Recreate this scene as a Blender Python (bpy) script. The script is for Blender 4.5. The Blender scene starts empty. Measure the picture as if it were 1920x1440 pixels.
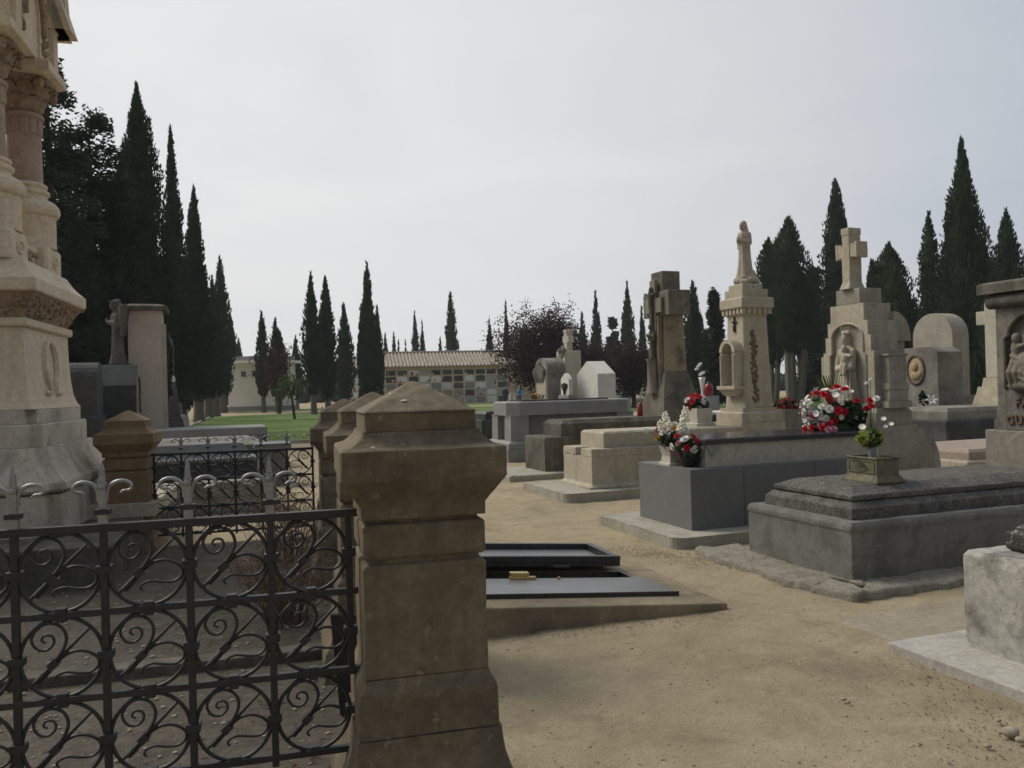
import bpy, math, random
from mathutils import Vector, Matrix, noise
C = bpy.context.scene.collection
R = math.radians
pi = math.pi
sin, cos = math.sin, math.cos

# ------------------------------------------------------------------ photo -> world
F, ROLL, HZ, EYE = 1550.0, 0.026, 728.0, 1.55
def at(px, py, Y):
    x = px - ROLL * (py - 720); y = py + ROLL * (px - 960)
    return Vector(((x - 960) / F * Y, Y, EYE + (HZ - y) / F * Y))
def unit(deg):
    t = R(deg)
    return Vector((cos(t), sin(t), 0)), Vector((-sin(t), cos(t), 0))
TT = 20.0      # the rows of graves
TE = 14.5      # the railed plot
A, B = unit(TT)
AE, BE = unit(TE)

# ------------------------------------------------------------------ mesh builder
class MB:
    def __init__(s): s.v = []; s.f = []; s.sm = []
    def add(s, vs, fs, smooth=False, M=None):
        o = len(s.v)
        for p in vs:
            s.v.append(tuple(M @ Vector(p)) if M else tuple(p))
        for f in fs:
            s.f.append([i + o for i in f]); s.sm.append(smooth)
        return s
    def box(s, x0, x1, y0, y1, z0, z1, M=None):
        return s.add([(x0,y0,z0),(x1,y0,z0),(x1,y1,z0),(x0,y1,z0),(x0,y0,z1),(x1,y0,z1),(x1,y1,z1),(x0,y1,z1)],
              [(0,3,2,1),(4,5,6,7),(0,1,5,4),(1,2,6,5),(2,3,7,6),(3,0,4,7)], False, M)
    def loft(s, rings, smooth=False, cap=True, closed=False, M=None):
        n = len(rings[0]); vs = [p for r in rings for p in r]; fs = []
        m = len(rings)
        for i in range(m - 1 + (1 if closed else 0)):
            for j in range(n):
                a = i*n + j; b = i*n + (j+1) % n; c = ((i+1) % m)*n + (j+1) % n; d = ((i+1) % m)*n + j
                fs.append((a, b, c, d))
        s.add(vs, fs, smooth, M)
        if cap and not closed:
            s.add(list(rings[0]), [tuple(reversed(range(n)))], False, M)
            s.add(list(rings[-1]), [tuple(range(n))], False, M)
        return s
    def rects(s, lv, M=None):                     # levels (x0,x1,y0,y1,z)
        return s.loft([[(a,c,z),(b,c,z),(b,d,z),(a,d,z)] for a,b,c,d,z in lv], M=M)
    def sq(s, lv, cx=0, cy=0, M=None):            # levels (half, z)
        return s.rects([(cx-h,cx+h,cy-h,cy+h,z) for h,z in lv], M)
    def lathe(s, prof, cx=0, cy=0, n=20, smooth=True, M=None):
        return s.loft([[(cx+r*cos(2*pi*k/n), cy+r*sin(2*pi*k/n), z) for k in range(n)] for r,z in prof], smooth, M=M)
    def prism(s, poly, a0, a1, axis, M=None):
        if axis == 'x': g = lambda p, t: (t, p[0], p[1])
        elif axis == 'y': g = lambda p, t: (p[0], t, p[1])
        else: g = lambda p, t: (p[0], p[1], t)
        return s.loft([[g(p, a0) for p in poly], [g(p, a1) for p in poly]], M=M)
    def tube(s, pts, r, n=6, smooth=True, M=None, cap=True, up=None, flat=1.0):
        pts = [Vector(p) for p in pts]; m = len(pts)
        rr = r if isinstance(r, (list, tuple)) else [r]*m
        rings = []; prev = None
        for i, p in enumerate(pts):
            t = pts[min(i+1, m-1)] - pts[max(i-1, 0)]
            if t.length < 1e-9: t = Vector((0,0,1))
            t.normalize()
            if up is not None: u = Vector(up)
            else:
                u = prev if prev is not None else (Vector((0,0,1)) if abs(t.z) < .9 else Vector((1,0,0)))
            a = u - t * u.dot(t)
            if a.length < 1e-6: a = Vector((1,0,0)) - t * t.x
            a.normalize(); b = t.cross(a); prev = a
            ph = pi/n if n == 4 else 0
            rings.append([tuple(p + a*(rr[i]*flat*cos(2*pi*k/n+ph)) + b*(rr[i]*sin(2*pi*k/n+ph))) for k in range(n)])
        return s.loft(rings, smooth and n > 4, cap, M=M)
    def ell(s, c, r, n=12, M=None):
        c = Vector(c); r = (r,)*3 if not hasattr(r, '__len__') else r
        m = max(6, n//2+2); rings = []
        for i in range(m):
            ph = -pi/2 + pi*(i+.02)/(m-1+.04)
            rings.append([(c.x+r[0]*cos(ph)*cos(2*pi*k/n), c.y+r[1]*cos(ph)*sin(2*pi*k/n), c.z+r[2]*sin(ph)) for k in range(n)])
        return s.loft(rings, True, M=M)
    def cap(s, p, q, r0, r1, n=10):               # tapered capsule
        p, q = Vector(p), Vector(q)
        s.tube([p + (q-p)*t for t in (0, .33, .66, 1)], [r0, r0+(r1-r0)*.33, r0+(r1-r0)*.66, r1], n)
        s.ell(p, r0, n); s.ell(q, r1, n); return s
    def build(s, name, mat, parent=None, bevel=0, seg=2, loc=None, rot=None):
        me = bpy.data.meshes.new(name)
        me.from_pydata(s.v, [], s.f); me.update()
        me.polygons.foreach_set('use_smooth', s.sm)
        me.materials.append(mat)
        o = bpy.data.objects.new(name, me); C.objects.link(o)
        if parent: o.parent = parent
        if loc is not None: o.location = loc
        if rot is not None: o.rotation_euler = rot
        if bevel:
            m = o.modifiers.new('Bevel', 'BEVEL'); m.width = bevel; m.segments = seg; m.limit_method = 'ANGLE'; m.angle_limit = R(35)
        return o
def rough(o, size, amp, sc=5.0, chips=0.0):
    """break the plain faces into small ones and wear them: gentle unevenness plus chipped places"""
    import bmesh
    bm = bmesh.new(); bm.from_mesh(o.data)
    for _ in range(7):
        e = [x for x in bm.edges if x.calc_length() > size]
        if not e: break
        bmesh.ops.subdivide_edges(bm, edges=e, cuts=1, use_grid_fill=True)
    bm.normal_update(); off = Vector((hash(o.name) % 50, 0, 0)) if 0 else Vector((3.7, 1.3, 0))
    sharp = {}
    for x in bm.edges:
        if len(x.link_faces) == 2 and x.calc_face_angle(0) > .5:
            for v in x.verts: sharp[v] = 1
    mv = []
    for v in bm.verts:
        p = v.co*sc + off
        d = amp*(noise.noise(p) + .5*noise.noise(p*2.7))
        if chips and v in sharp: d -= chips*max(0, noise.noise(p*1.9+Vector((9,4,2)))-.18)*2.2
        mv.append((v, v.normal*d))
    for v, q in mv: v.co += q
    bm.to_mesh(o.data); bm.free(); o.data.update(); return o
def remesh(o, vox, sm=3):
    m = o.modifiers.new('Remesh', 'REMESH'); m.mode = 'VOXEL'; m.voxel_size = vox; m.use_smooth_shade = True
    k = o.modifiers.new('Smooth', 'SMOOTH'); k.iterations = sm; k.factor = .5
    return o
def tag(o, label, cat, group=None):
    o['label'] = label; o['category'] = cat
    if group: o['group'] = group
    return o
def thing(name, label, cat, loc=(0,0,0), rz=0, group=None):
    o = bpy.data.objects.new(name, None); C.objects.link(o)
    o.empty_display_size = .2
    o.location = loc; o.rotation_euler = (0, 0, R(rz)); tag(o, label, cat, group); return o
def kind(o, k): o['kind'] = k; return o
def copy_tree(o, parent=None):
    c = o.copy(); C.objects.link(c); c.parent = parent
    for ch in list(o.children): copy_tree(ch, c)
    return c

# ------------------------------------------------------------------ materials
def nt(name):
    m = bpy.data.materials.new(name); m.use_nodes = True
    t = m.node_tree; t.nodes.clear()
    out = t.nodes.new('ShaderNodeOutputMaterial'); b = t.nodes.new('ShaderNodeBsdfPrincipled')
    t.links.new(b.outputs[0], out.inputs[0]); return m, t, b
def nd(t, k, **kw):
    n = t.nodes.new(k)
    for a, v in kw.items(): setattr(n, a, v)
    return n
def mapped(t, src, sc):
    m = nd(t, 'ShaderNodeMapping'); m.inputs['Scale'].default_value = sc
    t.links.new(src, m.inputs[0]); return m.outputs[0]
def nz(t, vec, scale, detail=5, rough=.55, dist=0):
    n = nd(t, 'ShaderNodeTexNoise'); n.inputs['Scale'].default_value = scale; n.inputs['Detail'].default_value = detail
    n.inputs['Roughness'].default_value = rough; n.inputs['Distortion'].default_value = dist
    t.links.new(vec, n.inputs['Vector']); return n.outputs[0]
def ramp(t, fac, a, b, ca=(0,0,0), cb=(1,1,1)):
    r = nd(t, 'ShaderNodeValToRGB'); e = r.color_ramp.elements
    e[0].position = a; e[1].position = b; e[0].color = (*ca, 1); e[1].color = (*cb, 1)
    t.links.new(fac, r.inputs[0]); return r.outputs[0]
def mix(t, fac, a, b, mode='MIX'):
    m = nd(t, 'ShaderNodeMix', data_type='RGBA', blend_type=mode)
    for s, v in ((m.inputs[0], fac), (m.inputs[6], a), (m.inputs[7], b)):
        if hasattr(v, 'is_linked') or isinstance(v, bpy.types.NodeSocket): t.links.new(v, s)
        elif isinstance(v, (int, float)): s.default_value = v
        else: s.default_value = (*v, 1)
    return m.outputs[2]
def mul(t, a, k):
    m = nd(t, 'ShaderNodeMath', operation='MULTIPLY'); t.links.new(a, m.inputs[0]); m.inputs[1].default_value = k; return m.outputs[0]
def stone(name, c1, c2, scale=5, stain=None, stain_sc=2.2, stain_lo=.52, stain_hi=.7, stain_amt=.8, streak=None, streak_amt=.5,
          spots=None, spot_sc=45, spot_lo=.6, spot_amt=.8, rough=.88, bump=.35, bd=.006, grain=.25, mottle=.55):
    m, t, b = nt(name)
    pos = nd(t, 'ShaderNodeNewGeometry').outputs['Position']
    col = ramp(t, nz(t, pos, scale, 8, .6), .3, .72, c1, c2)
    g = nz(t, pos, 110, 3, .6)
    col = mix(t, grain, col, ramp(t, g, .3, .7, (.35,.35,.35), (1,1,1)), 'MULTIPLY')
    mo = nz(t, pos, 24, 7, .7, .3)
    col = mix(t, min(1, mottle), col, ramp(t, mo, .3, .7, (.55,.54,.52), (1.22,1.22,1.2)), 'MULTIPLY')
    if streak:
        sv = nz(t, mapped(t, pos, (8, 8, .7)), 1.0, 6, .6)
        col = mix(t, mul(t, ramp(t, sv, .5, .72), streak_amt), col, streak)
    if stain:
        sv = nz(t, pos, stain_sc, 9, .65, .4)
        col = mix(t, mul(t, ramp(t, sv, stain_lo, stain_hi), stain_amt), col, stain)
    if spots:
        sv = nz(t, pos, spot_sc, 4, .6); big = nz(t, pos, spot_sc*.12, 3, .5)
        f = nd(t, 'ShaderNodeMath', operation='MULTIPLY')
        t.links.new(ramp(t, sv, spot_lo, spot_lo+.06), f.inputs[0]); t.links.new(ramp(t, big, .38, .6), f.inputs[1])
        col = mix(t, mul(t, f.outputs[0], spot_amt), col, spots)
    t.links.new(col, b.inputs['Base Color']); b.inputs['Roughness'].default_value = rough
    b.inputs['Specular IOR Level'].default_value = .25
    h = nd(t, 'ShaderNodeMath', operation='ADD')
    t.links.new(nz(t, pos, 70, 5, .65), h.inputs[0]); t.links.new(mul(t, nz(t, pos, 14, 6, .6), 1.5), h.inputs[1])
    bp = nd(t, 'ShaderNodeBump'); bp.inputs['Strength'].default_value = bump; bp.inputs['Distance'].default_value = bd
    t.links.new(h.outputs[0], bp.inputs['Height']); t.links.new(bp.outputs[0], b.inputs['Normal'])
    return m
def plain(name, c, rough=.5, metal=0, var=.25, sc=20, spec=.5, bump=0):
    m, t, b = nt(name)
    pos = nd(t, 'ShaderNodeNewGeometry').outputs['Position']
    n = nz(t, pos, sc, 5, .6)
    col = ramp(t, n, .3, .7, tuple(x*(1-var) for x in c), tuple(min(1, x*(1+var)) for x in c))
    t.links.new(col, b.inputs['Base Color']); b.inputs['Metallic'].default_value = metal
    t.links.new(ramp(t, nz(t, pos, sc*1.7, 4), .3, .7, (rough*.8,)*3, (min(1, rough*1.2),)*3), b.inputs['Roughness'])
    b.inputs['Specular IOR Level'].default_value = spec
    if bump:
        bp = nd(t, 'ShaderNodeBump'); bp.inputs['Strength'].default_value = bump; bp.inputs['Distance'].default_value = .004
        t.links.new(nz(t, pos, sc*4, 4), bp.inputs['Height']); t.links.new(bp.outputs[0], b.inputs['Normal'])
    return m
def leafmat(name, c1, c2, sc=1.6, trans=.25, rough=.7):
    m, t, b = nt(name)
    pos = nd(t, 'ShaderNodeNewGeometry').outputs['Position']
    n = nd(t, 'ShaderNodeMath', operation='ADD')
    t.links.new(mul(t, nz(t, pos, sc, 4, .6), .65), n.inputs[0]); t.links.new(mul(t, nz(t, pos, sc*9, 3), .45), n.inputs[1])
    col = ramp(t, n.outputs[0], .40, .70, c1, c2)
    t.links.new(col, b.inputs['Base Color']); b.inputs['Roughness'].default_value = rough; b.inputs['Specular IOR Level'].default_value = .2
    tr = nd(t, 'ShaderNodeBsdfTranslucent'); t.links.new(col, tr.inputs[0])
    ms = nd(t, 'ShaderNodeMixShader'); ms.inputs[0].default_value = trans
    t.links.new(b.outputs[0], ms.inputs[1]); t.links.new(tr.outputs[0], ms.inputs[2])
    t.links.new(ms.outputs[0], t.nodes['Material Output'].inputs[0])
    return m

M = {}
M['sandstone'] = stone('warm sandstone', (.165,.134,.088), (.238,.196,.133), 5, stain=(.065,.055,.04), stain_lo=.48, stain_hi=.68, stain_amt=.7,
    spots=(.42,.38,.3), spot_sc=26, spot_lo=.62, spot_amt=.3, streak=(.09,.075,.052), streak_amt=.6, mottle=.8)
M['sandstone_far'] = stone('orange sandstone', (.21,.145,.08), (.28,.20,.115), 4, stain=(.12,.085,.05), stain_amt=.45)
M['limestone'] = stone('pale limestone', (.64,.535,.395), (.74,.63,.48), 4, stain=(.38,.30,.215), stain_lo=.56, stain_hi=.74, stain_amt=.5, streak=(.3,.25,.18), streak_amt=.3)
M['limestone_rough'] = stone('weathered pale limestone', (.50,.45,.36), (.64,.585,.48), 3.5, stain=(.17,.155,.13), stain_lo=.5, stain_hi=.68, stain_amt=.75,
    spots=(.07,.065,.055), spot_sc=35, spot_lo=.6, spot_amt=.5, bump=.6, bd=.012)
M['frieze'] = stone('carved brown stone', (.28,.20,.13), (.48,.375,.255), 14, stain=(.12,.08,.05), stain_sc=9, stain_amt=.6, bump=.8, bd=.02)
M['pinkstone'] = stone('rosy column stone', (.36,.265,.20), (.45,.345,.265), 3, stain=(.2,.14,.1), stain_amt=.4)
M['concrete'] = stone('grey cement render', (.175,.17,.152), (.225,.22,.195), 2.2, stain=(.10,.097,.085), stain_sc=4.2, stain_lo=.46, stain_hi=.62, stain_amt=.7,
    streak=(.13,.125,.115), streak_amt=.35, bump=.2)
M['lichen'] = stone('dark lichened granite', (.07,.067,.06), (.13,.124,.11), 9, spots=(.36,.345,.31), spot_sc=95, spot_lo=.53, spot_amt=.6, bump=.6, bd=.008)
M['whitewash'] = stone('stained whitewash', (.40,.385,.345), (.51,.495,.445), 3, stain=(.12,.11,.09), stain_sc=4, stain_lo=.47, stain_hi=.62, stain_amt=.8,
    spots=(.16,.15,.13), spot_sc=28, spot_lo=.6, spot_amt=.6, streak=(.3,.29,.26), streak_amt=.3, bump=.5)
M['slabwhite'] = stone('worn pale slab', (.43,.41,.37), (.53,.51,.46), 5, stain=(.24,.22,.19), stain_sc=4, stain_amt=.6)
M['granite'] = stone('smooth grey granite', (.17,.172,.17), (.205,.206,.204), 3, rough=.5, grain=.5, bump=.06, stain=(.115,.118,.12), stain_amt=.4, mottle=.25)
M['granite_light'] = stone('speckled grey granite', (.27,.272,.268), (.35,.352,.345), 4, rough=.5, grain=.6, bump=.05, stain=(.15,.15,.15), stain_amt=.35, mottle=.35)
M['cream'] = stone('cream stone', (.47,.44,.36), (.56,.525,.435), 4, stain=(.24,.22,.18), stain_amt=.5, streak=(.25,.23,.18), streak_amt=.4)
M['beige'] = stone('beige limestone', (.40,.36,.275), (.50,.455,.355), 3.5, stain=(.22,.185,.13), stain_amt=.55, streak=(.24,.205,.15), streak_amt=.45)
M['mossy'] = stone('soot dark limestone', (.09,.085,.07), (.17,.155,.125), 5, stain=(.045,.042,.036), stain_lo=.45, stain_hi=.65, stain_amt=.75,
    streak=(.33,.28,.2), streak_amt=.4, bump=.6, bd=.01)
M['crossstone'] = stone('blackened ochre stone', (.26,.22,.155), (.42,.35,.24), 2.2, stain=(.07,.064,.053), stain_sc=2.6, stain_lo=.5, stain_hi=.64, stain_amt=.8, bump=.5)
M['paleslab'] = stone('cement footing', (.33,.315,.26), (.43,.41,.345), 4, stain=(.18,.165,.13), stain_sc=3, stain_amt=.7, bump=.4)
M['rubble'] = stone('rough mortar', (.30,.275,.22), (.42,.39,.32), 9, stain=(.16,.145,.115), stain_sc=5, stain_amt=.8, spots=(.45,.43,.39), spot_sc=50, spot_lo=.62, bump=1, bd=.02)
M['statue'] = stone('statue stone', (.38,.335,.27), (.45,.40,.325), 5, stain=(.28,.24,.19), stain_amt=.4, bump=.12)
M['stele_grey'] = stone('grey weathered stone', (.21,.2,.175), (.33,.31,.265), 3, stain=(.09,.085,.072), stain_sc=1.8, stain_lo=.46, stain_hi=.64, stain_amt=.75, streak=(.12,.11,.095), streak_amt=.4, bump=.5)
M['whitestone'] = stone('white stone', (.66,.64,.59), (.74,.72,.67), 3, stain=(.35,.33,.29), stain_amt=.45)
M['dark_granite'] = stone('dark polished granite', (.045,.047,.052), (.065,.067,.072), 4, rough=.13, grain=.3, bump=.02)
M['darkstone'] = stone('dark grey stone', (.05,.052,.055), (.085,.087,.088), 4, stain=(.13,.13,.125), stain_sc=3, stain_amt=.5, bump=.3)
M['pink'] = stone('rosy beige slab stone', (.33,.27,.22), (.40,.33,.275), 3, stain=(.25,.2,.16), stain_amt=.4)
M['iron'] = plain('dark painted iron', (.03,.032,.036), .42, .35, .3, 60, bump=.2)
M['iron_silver'] = plain('silver painted iron', (.27,.275,.28), .36, .6, .2, 60, bump=.2)
M['iron_grey'] = plain('dull grey painted iron', (.19,.195,.195), .5, .4, .2, 60, bump=.2)
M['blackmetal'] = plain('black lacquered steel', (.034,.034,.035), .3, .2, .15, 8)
M['sheenmetal'] = plain('black steel with painted sky sheen', (.20,.202,.20), .36, .35, .1, 3)  # reflected sky put into the base colour of the black hatch doors
M['brass'] = plain('brass', (.55,.42,.16), .3, .9, .1)
M['black'] = plain('black hollow', (.008,.008,.008), .9)
M['bronze'] = plain('dark bronze', (.035,.034,.03), .45, .5, .3, 30)
M['gold'] = plain('ochre bronze letters', (.13,.085,.055), .6, .2, .4, 40)
M['bark'] = stone('grey bark', (.13,.115,.095), (.22,.2,.17), 12, bump=1, bd=.02)
M['bark_dark'] = stone('dark bark', (.05,.042,.036), (.09,.075,.062), 12, bump=1, bd=.02)
M['cypress'] = leafmat('cypress sprays', (.015,.030,.014), (.043,.078,.033), 1.2)
M['cypress_b'] = leafmat('bluish cypress sprays', (.017,.030,.018), (.04,.068,.038), 1.0)
M['cedar'] = leafmat('cedar needles', (.014,.024,.016), (.045,.065,.04), 1.6, .2)
M['prunus'] = leafmat('purple leaves', (.022,.012,.014), (.06,.03,.034), 1.5, .35)
M['prunus_r'] = leafmat('red leaves', (.035,.014,.012), (.085,.032,.027), 1.5, .35)
M['greenleaf'] = leafmat('fresh leaves', (.04,.075,.02), (.10,.15,.045), 6, .35)
M['darkleaf'] = leafmat('dark bouquet leaves', (.012,.025,.012), (.04,.07,.03), 20, .2, .45)
M['limeleaf'] = leafmat('lime leaves', (.16,.2,.03), (.3,.34,.06), 20, .35)
M['twig'] = plain('dry twigs', (.13,.075,.05), .85, 0, .4, 9)
M['dry'] = leafmat('dry brown leaves', (.10,.06,.04), (.2,.125,.085), 9, .2)
M['white_fl'] = plain('white petals', (.78,.77,.73), .7, 0, .06, 40, .2)
M['cream_fl'] = plain('cream petals', (.80,.77,.64), .7, 0, .08, 40, .2)
M['red_fl'] = plain('red petals', (.48,.012,.02), .65, 0, .35, 60, .2)
M['pink_fl'] = plain('pink petals', (.45,.2,.24), .7, 0, .2, 40, .2)
M['mauve_fl'] = plain('pale mauve petals', (.55,.48,.5), .7, 0, .12, 40, .2)
M['yellow_fl'] = plain('yellow petals', (.72,.40,.03), .7, 0, .15, 40, .2)
M['coral_fl'] = plain('coral red petals', (.30,.03,.035), .7, 0, .3, 40, .2)
M['orange_fl'] = plain('orange petals', (.75,.33,.1), .7, 0, .2, 40, .2)
M['stem'] = plain('green stems', (.07,.12,.03), .6, 0, .3, 30)
M['redglass'] = plain('red plastic', (.20,.006,.014), .3, 0, .15, 20)
M['blackglaze'] = plain('black glazed ceramic', (.006,.006,.007), .12, 0, .1, 20)
M['render'] = stone('cream painted render', (.74,.715,.62), (.80,.775,.68), .6, stain=(.66,.63,.53), stain_sc=.7, stain_amt=.5, bump=.1)
M['ochre_wall'] = stone('ochre render', (.62,.52,.37), (.72,.62,.46), .8, stain=(.52,.43,.3), stain_sc=.8, stain_amt=.5, bump=.1)
M['tile'] = stone('clay roof tiles', (.24,.20,.16), (.55,.49,.40), 3.2, stain=(.13,.115,.095), stain_sc=2.6, stain_amt=.6, bump=.3)
M['roofgrey'] = stone('grey flat roof', (.22,.22,.21), (.3,.3,.29), 1, bump=.2)
M['whitepaint'] = plain('white paint', (.75,.74,.7), .7, 0, .05, 3)
M['plinth'] = plain('grey plinth paint', (.2,.2,.19), .8, 0, .1, 3)
M['glass'] = plain('dark window glass', (.02,.022,.025), .15, 0, .1, 3)
M['jacket'] = plain('blue jacket cloth', (.03,.2,.5), .8, 0, .1, 10)
M['trousers'] = plain('dark trouser cloth', (.012,.012,.015), .8, 0, .1, 10)
M['skin'] = plain('skin', (.42,.26,.2), .6, 0, .05, 10)
M['hair'] = plain('dark hair', (.02,.015,.012), .6, 0, .2, 30)
# ------------------------------------------------------------------ sky, sun, camera
SUN_AZ, SUN_EL = -64.0, 47.0         # degrees left of the view, height
sd = Vector((sin(R(SUN_AZ))*cos(R(SUN_EL)), cos(R(SUN_AZ))*cos(R(SUN_EL)), sin(R(SUN_EL))))
w = bpy.data.worlds.new('World'); bpy.context.scene.world = w; w.use_nodes = True
t = w.node_tree; t.nodes.clear()
wo = nd(t, 'ShaderNodeOutputWorld'); bg = nd(t, 'ShaderNodeBackground'); bg.inputs[1].default_value = .1
sky = nd(t, 'ShaderNodeTexSky', sky_type='NISHITA'); sky.sun_disc = False
sky.sun_elevation = R(SUN_EL); sky.sun_rotation = R(SUN_AZ); sky.air_density = 1.5; sky.dust_density = 3
gen = nd(t, 'ShaderNodeTexCoord').outputs['Generated']
dt = nd(t, 'ShaderNodeVectorMath', operation='DOT_PRODUCT'); t.links.new(gen, dt.inputs[0])
dt.inputs[1].default_value = (sin(R(-38)), cos(R(-38)), .2)
mr = nd(t, 'ShaderNodeMapRange', interpolation_type='SMOOTHSTEP')
mr.inputs[1].default_value = -.75; mr.inputs[2].default_value = 1.03
t.links.new(dt.outputs['Value'], mr.inputs[0])
cr = nd(t, 'ShaderNodeValToRGB'); e = cr.color_ramp.elements
e[0].position = 0; e[0].color = (.42, .45, .50, 1); e[1].position = 1; e[1].color = (.83, .83, .83, 1)
k = e.new(.62); k.color = (.475, .53, .61, 1)
k = e.new(.82); k.color = (.65, .665, .69, 1)
t.links.new(mr.outputs[0], cr.inputs[0])
cl = nz(t, mapped(t, gen, (1.2, 1.2, 3.6)), 1.9, 8, .52, .9)
cloud = mix(t, 1.0, cr.outputs[0], ramp(t, cl, .3, .75, (9.2, 9.35, 9.65), (10.4, 10.35, 10.2)), 'MULTIPLY')
vm = nd(t, 'ShaderNodeVectorMath', operation='SCALE'); t.links.new(cloud, vm.inputs[0])
dy = nd(t, 'ShaderNodeSeparateXYZ'); t.links.new(gen, dy.inputs[0])
mb_ = nd(t, 'ShaderNodeMapRange', interpolation_type='SMOOTHSTEP'); t.links.new(dy.outputs[1], mb_.inputs[0])
mb_.inputs[1].default_value = -.75; mb_.inputs[2].default_value = -.08; mb_.inputs[3].default_value = .62; mb_.inputs[4].default_value = 1.0
t.links.new(mb_.outputs[0], vm.inputs['Scale'])
# the ramp clamps colours, so the cloud brightness is set by the multiply above
cm = nd(t, 'ShaderNodeMix', data_type='RGBA'); cm.inputs[0].default_value = .94
t.links.new(sky.outputs[0], cm.inputs[6]); t.links.new(vm.outputs[0], cm.inputs[7])
t.links.new(cm.outputs[2], bg.inputs[0]); t.links.new(bg.outputs[0], wo.inputs[0])

sl = bpy.data.lights.new('sun', 'SUN'); sl.energy = 2.7; sl.angle = R(28); sl.color = (1, .93, .82)
so = bpy.data.objects.new('sun', sl); C.objects.link(so)
so.rotation_euler = (-sd).to_track_quat('-Z', 'Y').to_euler()
so.location = (0, 0, 60)

cam = bpy.data.cameras.new('camera'); cam.sensor_width = 36; cam.lens = 36*F/1920; cam.clip_end = 3000; cam.clip_start = .05
co = bpy.data.objects.new('camera', cam); C.objects.link(co)
pitch = math.atan((HZ-720)/F)
co.matrix_world = Matrix.Translation((0, 0, EYE)) @ Matrix.Rotation(R(90)+pitch, 4, 'X') @ Matrix.Rotation(-ROLL, 4, 'Z')
bpy.context.scene.camera = co
sc = bpy.context.scene
sc.view_settings.view_transform = 'Standard'; sc.view_settings.look = 'None'; sc.view_settings.exposure = 0; sc.view_settings.gamma = 1
sc.cycles.filter_width = 1.6; sc.cycles.max_bounces = 6; sc.cycles.diffuse_bounces = 3
sc.cycles.use_adaptive_sampling = True
sc.cycles.use_denoising = True

# ------------------------------------------------------------------ ground
def ground_mat():
    m, t, b = nt('sandy path')
    pos = nd(t, 'ShaderNodeNewGeometry').outputs['Position']
    c = ramp(t, nz(t, pos, 1.3, 8, .65), .32, .7, (.335, .276, .182), (.425, .357, .242))
    c = mix(t, mul(t, ramp(t, nz(t, pos, .75, 6, .7, .5), .52, .68), .6), c, (.20, .165, .115))
    c = mix(t, .7, c, ramp(t, nz(t, pos, 4.2, 6, .65, .4), .3, .72, (.78, .77, .76), (1.12, 1.11, 1.1)), 'MULTIPLY')
    c = mix(t, mul(t, ramp(t, nz(t, pos, 9, 6, .7), .56, .66), .35), c, (.25, .195, .13))
    c = mix(t, .6, c, ramp(t, nz(t, pos, 160, 3, .7), .3, .68, (.45, .43, .41), (1.3, 1.3, 1.3)), 'MULTIPLY')
    c = mix(t, mul(t, ramp(t, nz(t, pos, 95, 2, .5), .7, .73), .7), c, (.6, .55, .46))
    c = mix(t, mul(t, ramp(t, nz(t, pos, 38, 3, .6), .68, .73), .6), c, (.13, .105, .075))
    t.links.new(c, b.inputs['Base Color']); b.inputs['Roughness'].default_value = .95; b.inputs['Specular IOR Level'].default_value = .1
    h = nd(t, 'ShaderNodeMath', operation='ADD')
    t.links.new(nz(t, pos, 120, 4, .7), h.inputs[0]); t.links.new(mul(t, nz(t, pos, 20, 6, .65), 3), h.inputs[1])
    bp = nd(t, 'ShaderNodeBump'); bp.inputs['Strength'].default_value = .7; bp.inputs['Distance'].default_value = .008
    t.links.new(h.outputs[0], bp.inputs['Height']); t.links.new(bp.outputs[0], b.inputs['Normal'])
    return m
M['ground'] = ground_mat()
M['soil'] = stone('shade-toned gravelly soil', (.08,.069,.053), (.165,.142,.108), 6, stain=(.10,.085,.062), stain_sc=2, stain_lo=.48, stain_hi=.66, stain_amt=.7,
    spots=(.38,.36,.31), spot_sc=22, spot_lo=.66, spot_amt=.6, bump=1, bd=.015)  # earth colour darkened to carry the shade of pillar and kerb
def conform(name, a, b, c, d, mat):
    m = MB(); n1, n2 = 24, 60; a, b, c, d = (Vector((*p, 0)) for p in (a, b, c, d)); vs = []
    for j in range(n2+1):
        for i in range(n1+1):
            p = a.lerp(b, i/n1).lerp(d.lerp(c, i/n1), j/n2); w = .03*noise.noise(p*5); p = p + Vector((w, w, 0)); e = min(i, n1-i, j, n2-j)
            vs.append((p.x, p.y, gz(p.x, p.y) + (.006 if e else -.006)))
    m.add(vs, [(j*(n1+1)+i, j*(n1+1)+i+1, (j+1)*(n1+1)+i+1, (j+1)*(n1+1)+i) for j in range(n2) for i in range(n1)], True)
    return kind(m.build(name, mat), 'structure')
def lawn_mat():
    m, t, b = nt('lawn grass')
    pos = nd(t, 'ShaderNodeNewGeometry').outputs['Position']
    c = ramp(t, nz(t, pos, .5, 8, .7), .32, .7, (.075, .13, .034), (.19, .26, .08))
    c = mix(t, .55, c, ramp(t, nz(t, mapped(t, pos, (30, 12, 30)), 1, 4, .7), .3, .7, (.4, .4, .4), (1.2, 1.2, 1.1)), 'MULTIPLY')
    c = mix(t, mul(t, ramp(t, nz(t, pos, .23, 4, .6), .58, .7), .4), c, (.16, .16, .07))
    t.links.new(c, b.inputs['Base Color']); b.inputs['Roughness'].default_value = .9; b.inputs['Specular IOR Level'].default_value = .1
    bp = nd(t, 'ShaderNodeBump'); bp.inputs['Strength'].default_value = 1; bp.inputs['Distance'].default_value = .04
    t.links.new(nz(t, pos, 25, 5, .7), bp.inputs['Height']); t.links.new(bp.outputs[0], b.inputs['Normal'])
    return m
M['lawn'] = lawn_mat()
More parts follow.
